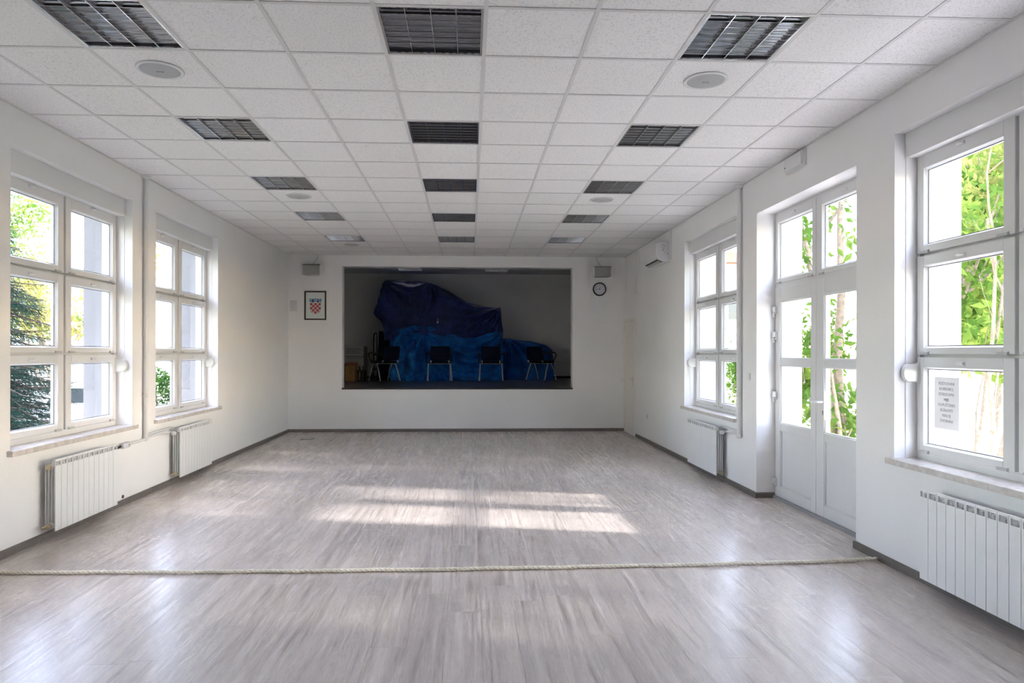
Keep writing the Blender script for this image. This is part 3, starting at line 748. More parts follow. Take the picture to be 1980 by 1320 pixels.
wall_speaker(-2.94, 'grey loudspeaker hung above the framed coat of arms', 1)
wall_speaker(2.508, 'grey loudspeaker hung above the wall clock', -1)

# clock ------------------------------------------------------
ck = thing('wall_clock', 'round wall clock with black rim under the loudspeaker', 'clock', (2.493, YB, 2.729))
cx, cz = 2.493, 2.729
obj('rim', G().lathe([(.108, -.012), (.110, -.032), (.118, -.038), (.128, -.030), (.130, -.0), (.108, -.0)], (cx, YB, cz), 'y', 48, True, False), M['dark'], ck)
obj('dial', G().lathe([(.110, -.012), (.0001, -.012)], (cx, YB, cz), 'y', 48, True, False), M['lilac'], ck)
g = G()
for k in range(12):
    a_ = 2*PI*k/12; L_ = .016 if k % 3 == 0 else .009
    c_, s_ = math.sin(a_), math.cos(a_); r_ = .098; hw = .0022
    px, pz = cx+c_*r_, cz+s_*r_; qx, qz = cx+c_*(r_-L_), cz+s_*(r_-L_)
    g.add([(px-s_*hw, YB-.0135, pz+c_*hw), (px+s_*hw, YB-.0135, pz-c_*hw), (qx+s_*hw, YB-.0135, qz-c_*hw), (qx-s_*hw, YB-.0135, qz+c_*hw)], [(0, 1, 2, 3)])
obj('hour_marks', g, M['ink'], ck)
def numerals():
    for k in range(1, 13):
        a_ = 2*PI*k/12; text_mesh('numeral', str(k), .024, M['ink'], ck, (math.sin(a_)*.078, -.0145, math.cos(a_)*.078), (PI/2, 0, 0))
numerals()
def hand(nm, ang, L_, wd, y):
    c_, s_ = math.sin(ang), math.cos(ang)
    pts = [(-wd, -.015), (wd, -.015), (wd*.5, L_), (-wd*.5, L_)]
    V = [(cx + s_*p[0] + c_*p[1], yy, cz - c_*p[0] + s_*p[1]) for yy in (y, y-.0015) for p in pts]
    obj(nm, G().add(V, [(0, 1, 2, 3), (4, 5, 6, 7), (0, 1, 5, 4), (1, 2, 6, 5), (2, 3, 7, 6), (3, 0, 4, 7)]), M['dark'], ck)
hand('hour_hand', math.radians(20), .058, .0045, YB-.018); hand('minute_hand', math.radians(264), .095, .0035, YB-.021)
obj('hub', G().cyl((cx, YB-.014, cz), (cx, YB-.026, cz), .006, n=12), M['dark'], ck)

# framed coat of arms ------------------------------------------------------
pc = thing('framed_coat_of_arms', 'framed red and white chequered coat of arms in dark wood frame', 'picture', (-2.9125, YB, 2.118))
x0, x1, z0, z1 = -3.116, -2.709, 2.118, 2.665
g = G(); fw = .026
for (a0, a1, b0, b1) in ((x0, x0+fw, z0, z1), (x1-fw, x1, z0, z1), (x0+fw, x1-fw, z0, z0+fw), (x0+fw, x1-fw, z1-fw, z1)): g.box(a0, a1, YB-.022, YB-.001, b0, b1)
obj('frame', g, M['frame_brown'], pc, bevel=.003)
obj('print', G().box(x0+fw, x1-fw, YB-.010, YB-.002, z0+fw, z1-fw), M['mount'], pc)
sx0, sx1, sz1 = -3.010, -2.812, 2.437; sw = (sx1-sx0); cs = sw/5
gr, gw = G(), G(); N = 40; hgt = .198; rad_ = sw/2; xc = (sx0+sx1)/2
for i in range(N):
    for j in range(N):
        u, v = (i+.5)/N*sw, (j+.5)/N*hgt
        if v > hgt-rad_ and (abs(u-rad_)/rad_)**2.3+((v-(hgt-rad_))/rad_)**2.3 > 1: continue
        a0 = sx0+i/N*sw; b0 = sz1-j/N*hgt
        (gr if (int(u/cs)+int(v/(hgt/5))) % 2 == 0 else gw).add([(a0, YB-.0115, b0), (a0+sw/N, YB-.0115, b0), (a0+sw/N, YB-.0115, b0-hgt/N), (a0, YB-.0115, b0-hgt/N)], [(0, 1, 2, 3)])
obj('red_squares', gr, M['red'], pc); obj('white_squares', gw, M['white'], pc)
for k, (c1, c2) in enumerate((('lblue', 'gold'), ('navy', 'red'), ('lblue', 'gold'), ('navy', 'white'), ('lblue', 'red'))):
    xk = xc + (k-2)*.047; zk = 2.492 + (.006 if k % 2 == 0 else -.002) - abs(k-2)*.004; hw = .021
    tl = (k-2)*.10
    def rot(p): return (xk + p[0]*math.cos(tl)+p[1]*math.sin(tl), zk - p[0]*math.sin(tl)+p[1]*math.cos(tl))
    pts = [(-hw, -.03), (0, -.043), (hw, -.03), (hw, .026), (0, .036 if k % 2 == 0 else .028), (-hw, .026)]
    obj('crown_shield', G().add([(rot(p)[0], YB-.0118, rot(p)[1]) for p in pts], [tuple(range(6))]), M[c1], pc)
    pts = [(-hw*.6, -.006), (hw*.6, -.006), (hw*.6, .006), (-hw*.6, .006)]
    obj('crown_charge', G().add([(rot(p)[0], YB-.0122, rot(p)[1]) for p in pts], [(0, 1, 2, 3)]), M[c2], pc)

nt_ = thing('wall_note', 'pale sheet of paper pinned beside the framed coat of arms', 'notice', (-3.323, YB, 2.277))
obj('sheet', G().box(-3.392, -3.255, YB-.002, YB-.0005, 2.282, 2.488), M['lilac'], nt_)
g = G()
for k in range(9): g.box(-3.375, -3.29+R.uniform(-.02, .02), YB-.0025, YB-.002, 2.46-k*.019, 2.4625-k*.019)
obj('text_lines', g, M['spk_grey'], nt_)

def switch(x, y, z, axis, label, nm='light_switch', cat='switch', rocker=True):
    t = thing(nm, label, cat, (x, y, z))
    if axis == 'x':
        obj('plate', G().box(x-.009, x, y-.04, y+.04, z-.04, z+.04), M['pvc'], t, bevel=.004)
        if rocker: obj('rocker', G().box(x-.014, x-.009, y-.028, y+.028, z-.028, z+.028), M['boxwhite'], t, bevel=.003)
        else: obj('socket_cup', G().lathe([(.022, -.0095), (.020, -.004), (.0001, -.004)], (x, y, z), 'x', 20), M['pvc_cap'], t)
    else:
        obj('plate', G().box(x-.022, x+.022, y-.009, y, z-.04, z+.04), M['pvc'], t, bevel=.004)
        obj('rocker', G().box(x-.012, x+.012, y-.013, y-.009, z-.028, z+.028), M['boxwhite'], t, bevel=.003)
switch(XR, 7.167, 1.259, 'x', 'white light switch between the riser pipe and the double door')
switch(XR, 11.351, .437, 'x', 'white wall socket low on the wall near the cream door', 'wall_socket', 'socket', False)
switch(2.94, YB, .997, 'y', 'small white switch at the corner of the stage wall')
tag(obj('cable_outlet', G().lathe([(.018, 0), (.018, .006), (.012, .010), (.0001, .010)], (XL, 6.878, .085), 'x', 20), M['dark_grey']), 'small dark round cable outlet above the baseboard', 'outlet')

# floor outlet box and rope ------------------------------------------------------
fb = thing('floor_box', 'square floor outlet box with dark rim before the stage', 'floor outlet', (-2.825, 12.02, 0))
g = G()
for (a0, a1, b0, b1) in ((-2.93, -2.905, 11.90, 12.14), (-2.745, -2.72, 11.90, 12.14), (-2.905, -2.745, 11.90, 11.925), (-2.905, -2.745, 12.115, 12.14)): g.box(a0, a1, b0, b1, .0, .005)
obj('rim', g, M['dark_grey'], fb, bevel=.001); obj('lid', G().box(-2.903, -2.747, 11.927, 12.113, .0, .003), M['laminate'], fb)
obj('lid_slot', G().box(-2.86, -2.79, 11.927, 11.938, .003, .0045), M['dark'], fb)
pts = []
for k in range(81):
    t_ = k/80; xx = -3.33 + t_*6.24
    yb = 4.775 - .05*math.sin(PI*min(1, t_/.85))*(1 if t_ < .5 else 1) + .07*max(0, t_-.82)*3
    pts.append((xx, yb + .004*math.sin(xx*7.3)+.003*math.sin(xx*17), .0115 + (.012*max(0, (t_-.975)/.025))))
rp_ = thing('rope', 'cream rope lying straight across the laminate floor', 'rope', (0, 4.73, 0))
g = G(); NS = 12
strand = []
for sidx in range(3):
    q = []
    for k in range(700):
        t_ = k/699*80; i0 = min(int(t_), 79); fr_ = t_-i0; p = Vector(pts[i0]).lerp(Vector(pts[i0+1]), fr_)
        a_ = k*.55 + sidx*2*PI/3; q.append((p.x, p.y+.0068*math.cos(a_), p.z+.003+.0060*math.sin(a_)))
    obj('strand', G().tube(q, .0080, 6), M['rope'], rp_)
obj('core', G().tube([(p_[0], p_[1], p_[2]+.003) for p_ in pts], .0115, 10), M['rope'], rp_)
obj('end_knot', G().tube([(2.90, 4.805, .022), (2.93, 4.80, .030), (2.95, 4.825, .022), (2.93, 4.845, .013)], [.010, .013, .012, .007], 8), M['rope'], rp_)

# notice on the glass ------------------------------------------------------
nb = thing('window_notice', 'printed paper notice taped inside the window glass above the large radiator', 'notice', (XR+.183, 4.43, .98))
Yn0, Yn1 = 4.29, 4.525; Xn = XR+.1835
obj('sheet', G().box(Xn-.001, Xn, Yn0, Yn1, 1.005, 1.352), M['paper'], nb)
for k, line in enumerate(('POŠTOVANI', 'KORISNICI,', 'STOLICAMA', 'NIJE', 'DOPUŠTENO', 'BORAVITI', 'MALOJ', 'DVORANI')):
    text_mesh('text_line', line, .0275, M['ink_soft'], nb, (Xn-.0016-nb.location.x, (Yn0+Yn1)/2-nb.location.y, 1.308-k*.0355-nb.location.z), (PI/2, 0, -PI/2))

# ------------------------------------------------------------------ things on the stage
ZS = .8285
def chair_proto():
    t = thing('conference_chair', '', 'chair')
    g = G().prism([(-.22, .445), (-.225, .46), (-.20, .478), (.17, .490), (.225, .478), (.235, .455), (.22, .440), (-.18, .432)], 'x', -.235, .235)
    obj('seat', g, M['seat_fabric'], t, bevel=.012, local=True)
    def back(u, v):
        x = -.225+.45*u; z = .50+.32*v
        edge = 1-.06*abs(2*u-1)**6
        return (x*(1-.05*v), -.215-.065*v-.028*(2*u-1)**2*-1-.028, .50+.32*v if 0 < v < 1 else .50+.32*v*edge+(.006 if v == 0 else 0))
    g = G()
    prof = []
    for k in range(13):
        u = k/12; x = -.225+.45*u; prof.append((x, -.245+.035*(1-(2*u-1)**2)*-1+.0))
    ringb = prof + [(x, y-.032) for x, y in prof[::-1]]
    vs0 = [(x, y+.03, .50) for x, y in ringb]; vs1 = [(x, y+.004, .56) for x, y in ringb]; vs2 = [(x*.99, y-.03, .74) for x, y in ringb]; vs3 = [(x*.93, y-.045, .82) for x, y in ringb]
    vs0 = [(x*.92, y, z) for x, y, z in vs0]
    n_ = len(ringb); V = vs0+vs1+vs2+vs3
    F_ = [tuple(range(n_)), tuple(range(4*n_-1, 3*n_-1, -1))] + [(r*n_+i, r*n_+(i+1) % n_, (r+1)*n_+(i+1) % n_, (r+1)*n_+i) for r in range(3) for i in range(n_)]
    obj('backrest', G().add(V, F_), M['seat_fabric'], t, bevel=.008, local=True)
    obj('seat_shell', G().box(-.215, .215, -.20, .20, .425, .436), M['dark'], t, bevel=.004, local=True)
    for sx in (-1, 1):
        obj('leg', G().tube([(sx*.275, -.245, .0), (sx*.262, -.15, .26), (sx*.252, -.07, .425)], .0125, 12), M['leg_metal'], t, local=True)
        obj('leg', G().tube([(sx*.27, .255, .0), (sx*.26, .16, .26), (sx*.252, .06, .425)], .0125, 12), M['leg_metal'], t, local=True)
        obj('foot', G().cyl((sx*.276, -.247, 0), (sx*.274, -.24, .02), .016, n=12).cyl((sx*.271, .257, 0), (sx*.269, .25, .02), .016, n=12), M['dark'], t, local=True)
        obj('back_upright', G().tube([(sx*.20, -.06, .43), (sx*.20, -.20, .435), (sx*.198, -.235, .47), (sx*.19, -.265, .66)], .009, 10), M['leg_metal'], t, local=True)
        g = G().tube([(sx*.253, .02, .43), (sx*.29, .10, .46), (sx*.30, .19, .60), (sx*.30, .185, .655), (sx*.298, .14, .675), (sx*.295, -.08, .672), (sx*.285, -.18, .665), (sx*.24, -.235, .63), (sx*.21, -.262, .60)],
                     [.014, .014, .014, .015, .017, .017, .015, .012, .012], 10)
        obj('armrest', g, M['dark'], t, local=True)
        obj('bolt', G().cyl((sx*.215, -.225, .468), (sx*.215, -.250, .470), .014, n=12), M['leg_metal'], t, local=True)
    obj('crossbar', G().cyl((-.252, -.075, .42), (.252, -.075, .42), .010, n=10).cyl((-.252, .06, .42), (.252, .06, .42), .010, n=10), M['leg_metal'], t, local=True)
    return t
cp = chair_proto(); first = True
for (x, y, deg, lab) in ((-1.97, 15.86, 42, 'dark blue armchair turned toward the boxes at the stage end'), (-.70, 15.78, 6, 'dark blue armchair seen from behind in front of the bright tarpaulin fold'),
                         (.50, 15.86, -3, 'dark blue armchair seen from behind, next to the far pair end chair'), (1.72, 16.35, -42, 'dark blue armchair at the clock end of the stage, turned outward')):
    o = cp if first else copy_tree(cp); first = False
    o.location = (x, y, ZS+.0005); o.rotation_euler = (0, 0, math.radians(deg)); tag(o, lab, 'chair', 'blue armchairs in a row on the stage')

def lerp_poly(P, x):
    if x <= P[0][0]: return P[0][1]
    for (a_, za), (b_, zb) in zip(P[:-1], P[1:]):
        if x <= b_: return za+(zb-za)*(x-a_)/max(b_-a_, 1e-6)
    return P[-1][1]
def smooth_poly(P, x, r=.03): return (lerp_poly(P, x-r)+lerp_poly(P, x)+lerp_poly(P, x+r))/3
def drape(x0, x1, top, bot, yf, depth, disp, nu=150, nv=90, slope=.0, lfun=None, rfun=None, rc=.10):
    """cloth over a heap: front sheet, both side falls and the top, one surface"""
    g = G()
    def plan(s_):     # path round the front: left side, front, right side
        Ls = depth; W_ = x1-x0; tot = 2*Ls+W_; d = s_*tot
        if d < Ls: return x0, yf+(Ls-d), 0
        if d < Ls+W_: return x0+(d-Ls), yf, 1
        return x1, yf+(d-Ls-W_), 2
    def fn(u, v):
        x, y, side = plan(u)
        zt, zb = smooth_poly(top, x), smooth_poly(bot, x)
        z = zt+(zb-zt)*v
        d_ = disp(x, z, v, side)*min(1, v/.07)
        lx = (lfun(z) if lfun else 0)*max(0, 1-(x-x0)/.6) if side < 2 else 0
        rx = (rfun(z) if rfun else 0)*max(0, 1-(x1-x)/.6) if side > 0 else 0
        k = v*slope
        # round the vertical corners and the upper edge
        cl = max(0, 1-(x-x0)/rc) if side == 1 else (1 if side == 0 else 0)
        cr = max(0, 1-(x1-x)/rc) if side == 1 else (1 if side == 2 else 0)
        edge = .10*max(0, 1-v/.10)**2
        if side == 1: y += -k-d_+edge+.06*(cl**2+cr**2)
        else: x += (-1 if side == 0 else 1)*(k*.4+d_*.6-edge*.3)
        return (x+lx+rx, y, z)
    g.grid(fn, nu, nv)
    nx = 60
    def tf(u, v):
        x = x0+(x1-x0)*u; z = smooth_poly(top, x)
        return (x, yf+.10+(depth-.10)*v, z+.004-.05*v+.012*math.sin(x*9+v*5))
    g.grid(tf, nx, 12)
    return g
def fbm(x, y, z): return noise.noise(Vector((x, y, z)))+.5*noise.noise(Vector((2.1*x, 2.1*y, z+7)))+.25*noise.noise(Vector((4.3*x, 4.3*y, z+3)))
def rays(x, z, cx_, cz_, k, amp, fall):
    dx, dz = x-cx_, z-cz_; r_ = math.hypot(dx, dz); a_ = math.atan2(dz, dx)
    return amp*math.sin(a_*k+1.3*fbm(x*1.3, z*1.3, 2))*math.exp(-r_/fall)*min(1, r_/.25)
topD = [(-2.10, 3.25), (-1.6, 3.255), (-.95, 3.20), (-.80, 3.14), (-.27, 2.855), (.12, 2.665), (.35, 2.63), (.75, 2.60)]
botD = [(-2.10, 1.80), (.76, 1.62)]
def dispD(x, z, v, side):
    if side != 1: return .03*math.sin(z*7+x)+.02*fbm(z*3, x, 1)
    d_ = rays(x, z, .76, 2.62, 15, .075, 1.3)+rays(x, z, -2.08, 3.27, 17, .045, 1.2)+rays(x, z, -.93, 3.25, 13, .05, 1.1)
    sag = .11*math.sin(PI*min(1, max(0, (x+.6)/1.35)))*v
    return 1.5*d_ + .045*fbm(x*2.2, z*3.0, 5) - sag + .016*math.sin(z*26+fbm(x*2, z, 8)*3)*math.exp(-((x+.1)/.8)**2) + .014*math.sin(x*30+z*4)*math.exp(-((x+1.6)/.5)**2)
dt = thing('dark_tarpaulin', 'navy tarpaulin draped over the tall stepped pile on stage', 'tarpaulin', (-.7, 17.1, ZS))
gD = drape(-2.08, .76, topD, botD, 16.62, 1.25, dispD, 190, 110, .06, lfun=lambda z: lerp_poly([(1.7, .02), (2.2, .0), (2.38, -.16), (2.46, -.24), (2.8, -.14), (3.25, 0)], z)+.008*math.sin(z*31), rfun=lambda z: .03*math.sin((z-1.7)*3.4))
oD = obj('sheet', gD, M['tarp_dark'], dt)
def tarp_y(g, x, z):    # front surface height under a mark
    best, bd = 0, 1e9
    for p in g.v:
        if p[1] > 17.2: continue
        d_ = (p[0]-x)**2+(p[2]-z)**2
        if d_ < bd: bd, best = d_, p[1]
    return best
ym = tarp_y(gD, -.785, 2.262)-.02
text_mesh('printed_mark', '2', .085, M['white'], dt, Vector((-.775, ym, 2.285))-dt.location, (PI/2, 0, 0), .001)
obj('printed_mark', G().prism([(-.80, 2.215), (-.775, 2.205), (-.752, 2.225), (-.756, 2.250), (-.785, 2.252)], 'y', ym-.002, ym), M['white'], dt)
obj('printed_mark', G().prism([(.635, 2.18), (.655, 2.175), (.665, 2.215), (.64, 2.22)], 'y', tarp_y(gD, .65, 2.2)-.012, tarp_y(gD, .65, 2.2)-.01), M['red'], dt)

topB = [(-1.93, 2.02), (-1.62, 2.10), (-1.36, 2.17), (-.85, 2.13), (-.62, 2.02), (-.36, 1.92), (-.10, 1.85), (.18, 1.88), (.45, 2.0), (.80, 2.02)]
botB = [(-1.93, ZS+.003), (.80, ZS+.003)]
def dispB(x, z, v, side):
    if side != 1: return .04*math.sin(z*6)+.03*fbm(z*3, x, 4)
    sag = (z-1.0)-.55*((x-.05)/.95)**2*.9
    w_ = math.exp(-((x-.05)/.75)**2)
    d_ = .040*math.sin(sag*30+fbm(x*1.5, z*1.5, 1)*1.6)*w_*(.4+.6*v)
    d_ += rays(x, z, -1.10, 2.02, 9, .055, 1.0)*(v > .05)+rays(x, z, -1.62, 2.1, 9, .04, 1.1)+rays(x, z, .80, 2.03, 12, .06, .8)+.035*math.sin(x*17-z*5+2*fbm(x, z, 6))*v*math.exp(-((x+1.1)/.5)**2)
    d_ += .045*fbm(x*2.0, z*2.4, 9)+.03*fbm(x*6, z*3, 3)+.05*math.exp(-((v-1)/.10)**2)*(.6+fbm(x*4, 1, 1))
    step = .16*(1/(1+math.exp(-(1.80-z)*14)))
    return 2.3*d_ + step*math.exp(-((x+.9)/.75)**4) + .05*v
bt = thing('blue_tarpaulin', 'bright blue tarpaulin wrapped round the lower pile, reaching the stage floor', 'tarpaulin', (-.5, 16.8, ZS))
obj('sheet', drape(-1.90, .80, topB, botB, 16.50, 1.2, dispB, 210, 110, .10, lfun=lambda z: -.03*math.sin(z*8)), M['tarp_blue'], bt)
topC = [(-.2, 1.80), (.82, 1.845), (1.0, 1.85), (1.45, 1.79), (1.90, 1.70), (2.05, 1.60), (2.10, 1.52)]
botC = [(-.2, ZS+.002), (2.1, ZS+.002)]
def dispC(x, z, v, side):
    if side != 1: return .04*math.sin(z*7)+.03*fbm(z*3, x, 2)
    return 1.5*rays(x, z, .98, 1.87, 12, .08, .9)+rays(x, z, 2.05, 1.6, 10, .05, .6)+.05*fbm(x*2.1, z*1.6, 11)+.03*math.sin((x-z)*9+fbm(x, z, 3)*2)*v+.05*math.exp(-((v-1)/.1)**2)*(.5+fbm(x*4, 2, 1))
ct = thing('low_tarpaulin', 'blue tarpaulin over the low rounded heap behind the outer chairs', 'tarpaulin', (1.4, 17.2, ZS))
obj('sheet', drape(.72, 2.08, topC, botC, 16.93, .75, dispC, 110, 70, .05), M['tarp_low'], ct)
dk = thing('covered_stand', 'dark blue cloth-covered stand between the black trolley and the bright tarpaulin', 'covered stand', (-2.1, 16.9, ZS))
topE = [(-2.26, 2.03), (-2.0, 2.03), (-1.85, 1.98)]
obj('cover', drape(-2.24, -1.86, topE, [(-2.26, ZS+.003), (-1.8, ZS+.003)], 16.78, .4, lambda x, z, v, sd: .02*math.sin(x*40+z*3)+.02*fbm(x*5, z*2, 1), 60, 50, .03), M['seat_fabric'], dk)

# hand truck, boxes ------------------------------------------------------
ht = thing('hand_truck', 'black hand trolley with tall handle beside the covered stand', 'trolley', (-2.29, 16.55, ZS))
obj('frame', G().tube([(-2.31, 16.50, ZS+.10), (-2.31, 16.55, ZS+1.02), (-2.305, 16.58, ZS+1.12), (-2.27, 16.60, ZS+1.15), (-2.235, 16.58, ZS+1.12), (-2.23, 16.55, ZS+1.02), (-2.23, 16.50, ZS+.10)], .016, 10), M['dark'], ht)
obj('cross_strut', G().box(-2.31, -2.23, 16.515, 16.53, ZS+.25, ZS+.28).box(-2.31, -2.23, 16.53, 16.545, ZS+.6, ZS+.63), M['dark'], ht, bevel=.003)
obj('toe_plate', G().box(-2.36, -2.18, 16.38, 16.52, ZS+.001, ZS+.009), M['dark'], ht, bevel=.002)
for xx in (-2.35, -2.19): obj('wheel', G().lathe([(.03, -.018), (.085, -.016), (.09, 0), (.085, .016), (.03, .018)], (xx, 16.57, ZS+.091), 'x', 24), M['tyre'], ht)
obj('bright_fitting', G().cyl((-2.275, 16.565, ZS+.98), (-2.275, 16.545, ZS+.98), .022, n=14).box(-2.283, -2.267, 16.53, 16.545, ZS+.62, ZS+.96), M['chrome'], ht)

wb = thing('white_carton', 'large pale carton with printed lines standing at the stage side wall', 'box', (-2.92, 16.9, ZS))
obj('carton', G().box(-3.26, -2.56, 16.62, 17.2, ZS+.001, 1.655), M['carton_white'], wb, bevel=.006)
g = G(); ro = random.Random(5)
for z_, L_ in ((1.605, .40), (1.575, .34), (1.545, .42), (1.515, .30), (1.485, .28), (1.41, .42), (1.395, .40), (1.36, .36), (1.235, .20)):
    x_ = -2.98
    while x_ < -2.98+L_:
        l_ = ro.uniform(.03, .07); g.box(x_, x_+l_, 16.6185, 16.6199, z_-.006, z_+.006); x_ += l_+.012
obj('printed_lines', g, M['ink'], wb)
obj('printed_emblem', G().lathe([(.030, 0), (.055, 0)], (-3.16, 16.6188, 1.54), 'y', 28, False, False).box(-3.165, -3.155, 16.6185, 16.6195, 1.485, 1.595), M['ink'], wb)
obj('tape', G().box(-3.26, -2.56, 16.6185, 16.62, 1.300, 1.306), M['spk_grey'], wb)
bb = thing('cardboard_box', 'brown cardboard box in front of the pale carton', 'box', (-2.79, 16.2, ZS))
obj('carton', G().box(-2.905, -2.675, 16.05, 16.5, ZS+.001, 1.265), M['cardboard'], bb, bevel=.004)
obj('flap', G().box(-2.905, -2.675, 16.045, 16.05, 1.19, 1.262), M['cardboard_red'], bb); obj('tape', G().box(-2.80, -2.78, 16.0435, 16.0455, ZS+.01, 1.26), M['cardboard'], bb)
cb = thing('crate', 'dark crate holding brown bottles next to the cardboard box', 'crate', (-2.56, 16.3, ZS))
g = ring(lambda g_, d0, d1, a_, b_, c_, e_: g_.box(a_, b_, d0, d1, c_, e_), G(), 16.16, 16.18, -2.65, -2.47, ZS+.001, ZS+.26, .015, .015, .03, .03)
g.box(-2.65, -2.635, 16.18, 16.40, ZS+.001, ZS+.26).box(-2.485, -2.47, 16.18, 16.40, ZS+.001, ZS+.26).box(-2.635, -2.485, 16.385, 16.40, ZS+.001, ZS+.26).box(-2.635, -2.485, 16.18, 16.385, ZS+.001, ZS+.012)
obj('crate_body', g, M['dark'], cb, bevel=.003)
bot = None
for k in range(4):
    px, py = -2.60+.075*(k % 2), 16.235+.085*(k//2)
    o = obj('bottle', G().lathe([(.0001, 0), (.031, 0), (.032, .02), (.032, .19), (.026, .23), (.013, .27), (.012, .33), (.014, .34), (.0001, .342)], (px, py, ZS+.013), 'z', 18), M['bottle'])
    tag(o, 'brown glass bottle in the dark stage crate, %s row, %s' % (['front', 'rear'][k//2], ['beside the cardboard box', 'on the chair side'][k % 2]), 'bottle', 'bottles in the crate')
cc = thing('cable_coil', 'grey ring of coiled cable resting against the pale carton', 'cable', (-3.10, 16.5, ZS))
obj('coil', G().tube([(-3.10+.075*math.cos(a_*PI/12), 16.585-.002*a_/6, 1.36+.075*math.sin(a_*PI/12)) for a_ in range(73)], .007, 8), M['spk_grey'], cc)
obj('hanging_end', G().tube([(-3.025, 16.58, 1.36), (-3.02, 16.57, 1.22), (-3.05, 16.55, 1.05), (-3.04, 16.54, ZS+.01)], .007, 8), M['spk_grey'], cc)
sb = thing('black_case', 'tall narrow black case at the very end of the stage behind the opening edge', 'case', (-3.03, 16.3, ZS))
obj('case_body', G().box(-3.14, -2.93, 16.15, 16.45, ZS+.001, 1.24), M['dark'], sb, bevel=.01)
obj('handle', G().tube([(-3.07, 16.3, 1.24), (-3.07, 16.3, 1.275), (-3.0, 16.3, 1.275), (-3.0, 16.3, 1.24)], .008, 8), M['dark'], sb)

# ------------------------------------------------------------------ outside
GZ = -.30; GL = -1.02      # garden level, street level
struct(obj('ground', G().box(-120, XL-T, -80, 160, GL-.2, GL).box(XR+T, 120, -80, 160, GZ-.2, GZ+.12), M['grass']), 'grass around the building')
struct(obj('terrace', G().box(XR+T, XR+T+3.1, -4, 12.5, GZ+.121, -.06), M['paving'], bevel=.01), 'pale concrete terrace outside the double door')
struct(obj('bounce_strip', G().box(-4.7, XL-T, -6, 22, GL, GZ+.03), M['paving']), 'pale concrete strip added along the street side to bounce light inside')  # unseen pale strip, added to reflect light up to the ceiling
struct(obj('road', G().box(-19.0, -11.0, -10, 60, GL, GL+.02), M['street']), 'grey road seen through the radiator-side windows')

def rv(r_): return Vector((r_.gauss(0, 1), r_.gauss(0, 1), r_.gauss(0, 1))).normalized()
def add_leaf(g, p, ax, up, L_, wd):
    ax = ax.normalized(); sd = ax.cross(up)
    if sd.length < 1e-3: sd = ax.orthogonal()
    sd.normalize(); nn = sd.cross(ax)
    p = Vector(p); t0 = p; m1 = p+ax*L_*.45+nn*.0; t1 = p+ax*L_-nn*L_*.18
    a_, b_ = m1+sd*wd*.5+nn*wd*.12, m1-sd*wd*.5+nn*wd*.12
    g.add([t0, a_, t1, b_, m1-nn*L_*.02], [(0, 4, 1), (1, 4, 2), (2, 4, 3), (3, 4, 0)])
def branchy(g, r_, p, d, L_, rad, depth, tips, spread=.6, up=.15, segs=4):
    pts = [Vector(p)]; dd = d.normalized()
    for k in range(segs):
        dd = (dd+rv(r_)*.16+Vector((0, 0, up*.25))).normalized(); pts.append(pts[-1]+dd*L_/segs)
        if depth <= 1: tips.append((pts[-1].copy(), dd.copy()))
    g.tube(pts, [rad*(1-.55*k/segs) for k in range(segs+1)], 6 if rad < .02 else 9, False)
    if depth > 0:
        for k in range(3 if depth > 1 else 4):
            i_ = r_.randint(1, segs); nd_ = (dd+rv(r_)*spread+Vector((0, 0, up))).normalized()
            branchy(g, r_, pts[i_], nd_, L_*r_.uniform(.5, .75), rad*.45, depth-1, tips, spread, up, segs)
def leafy_tree(label, loc, stems, seed, nleaf, lsize, mat, bark, group=None, singles=0, zmin=0, spread=.28, name='tree', drop=.5, keep=None, main=None):
    r_ = random.Random(seed); t = thing(name, label, 'tree', loc, group)
    tips = []
    for (dx, dy, lean, H_, rad) in stems:
        g = G(); branchy(g, r_, (loc[0]+dx, loc[1]+dy, loc[2]), Vector(lean), H_, rad, 2, tips, .75, .18, 6); obj('trunk', g, M[bark], t)
    if main: obj('trunk', G().tube([(loc[0]+p_[0], loc[1]+p_[1], loc[2]+p_[2]) for p_ in main[0]], main[1], 12), M[bark], t)
    g = G(); lm = G(); add_leaf(lm, (0, 0, 0), Vector((1, 0, 0)), Vector((0, 0, 1)), 1, .48); lme = lm.mesh('leaf', M[mat])
    cnt = 0
    for k in range(nleaf):
        p, d_ = r_.choice(tips); q = p+rv(r_)*r_.uniform(.02, spread)
        if q.z < zmin: continue
        if keep and not keep(q, r_): continue
        ax = (rv(r_)+Vector((0, 0, -drop))).normalized(); L_ = lsize*r_.uniform(.6, 1.25)
        if cnt < singles:
            o = inst('leaf', lme, t, q-Vector(loc)); o.rotation_mode = 'QUATERNION'
            o.rotation_quaternion = ax.to_track_quat('X', 'Z') @ Vector((0, 0, 1)).to_track_quat('Z', 'Y'); o.scale = (L_, L_, L_); cnt += 1
        else: add_leaf(g, q, ax, rv(r_), L_, L_*.48)
    obj('foliage', g, M[mat], t, stuff=True)
    return t
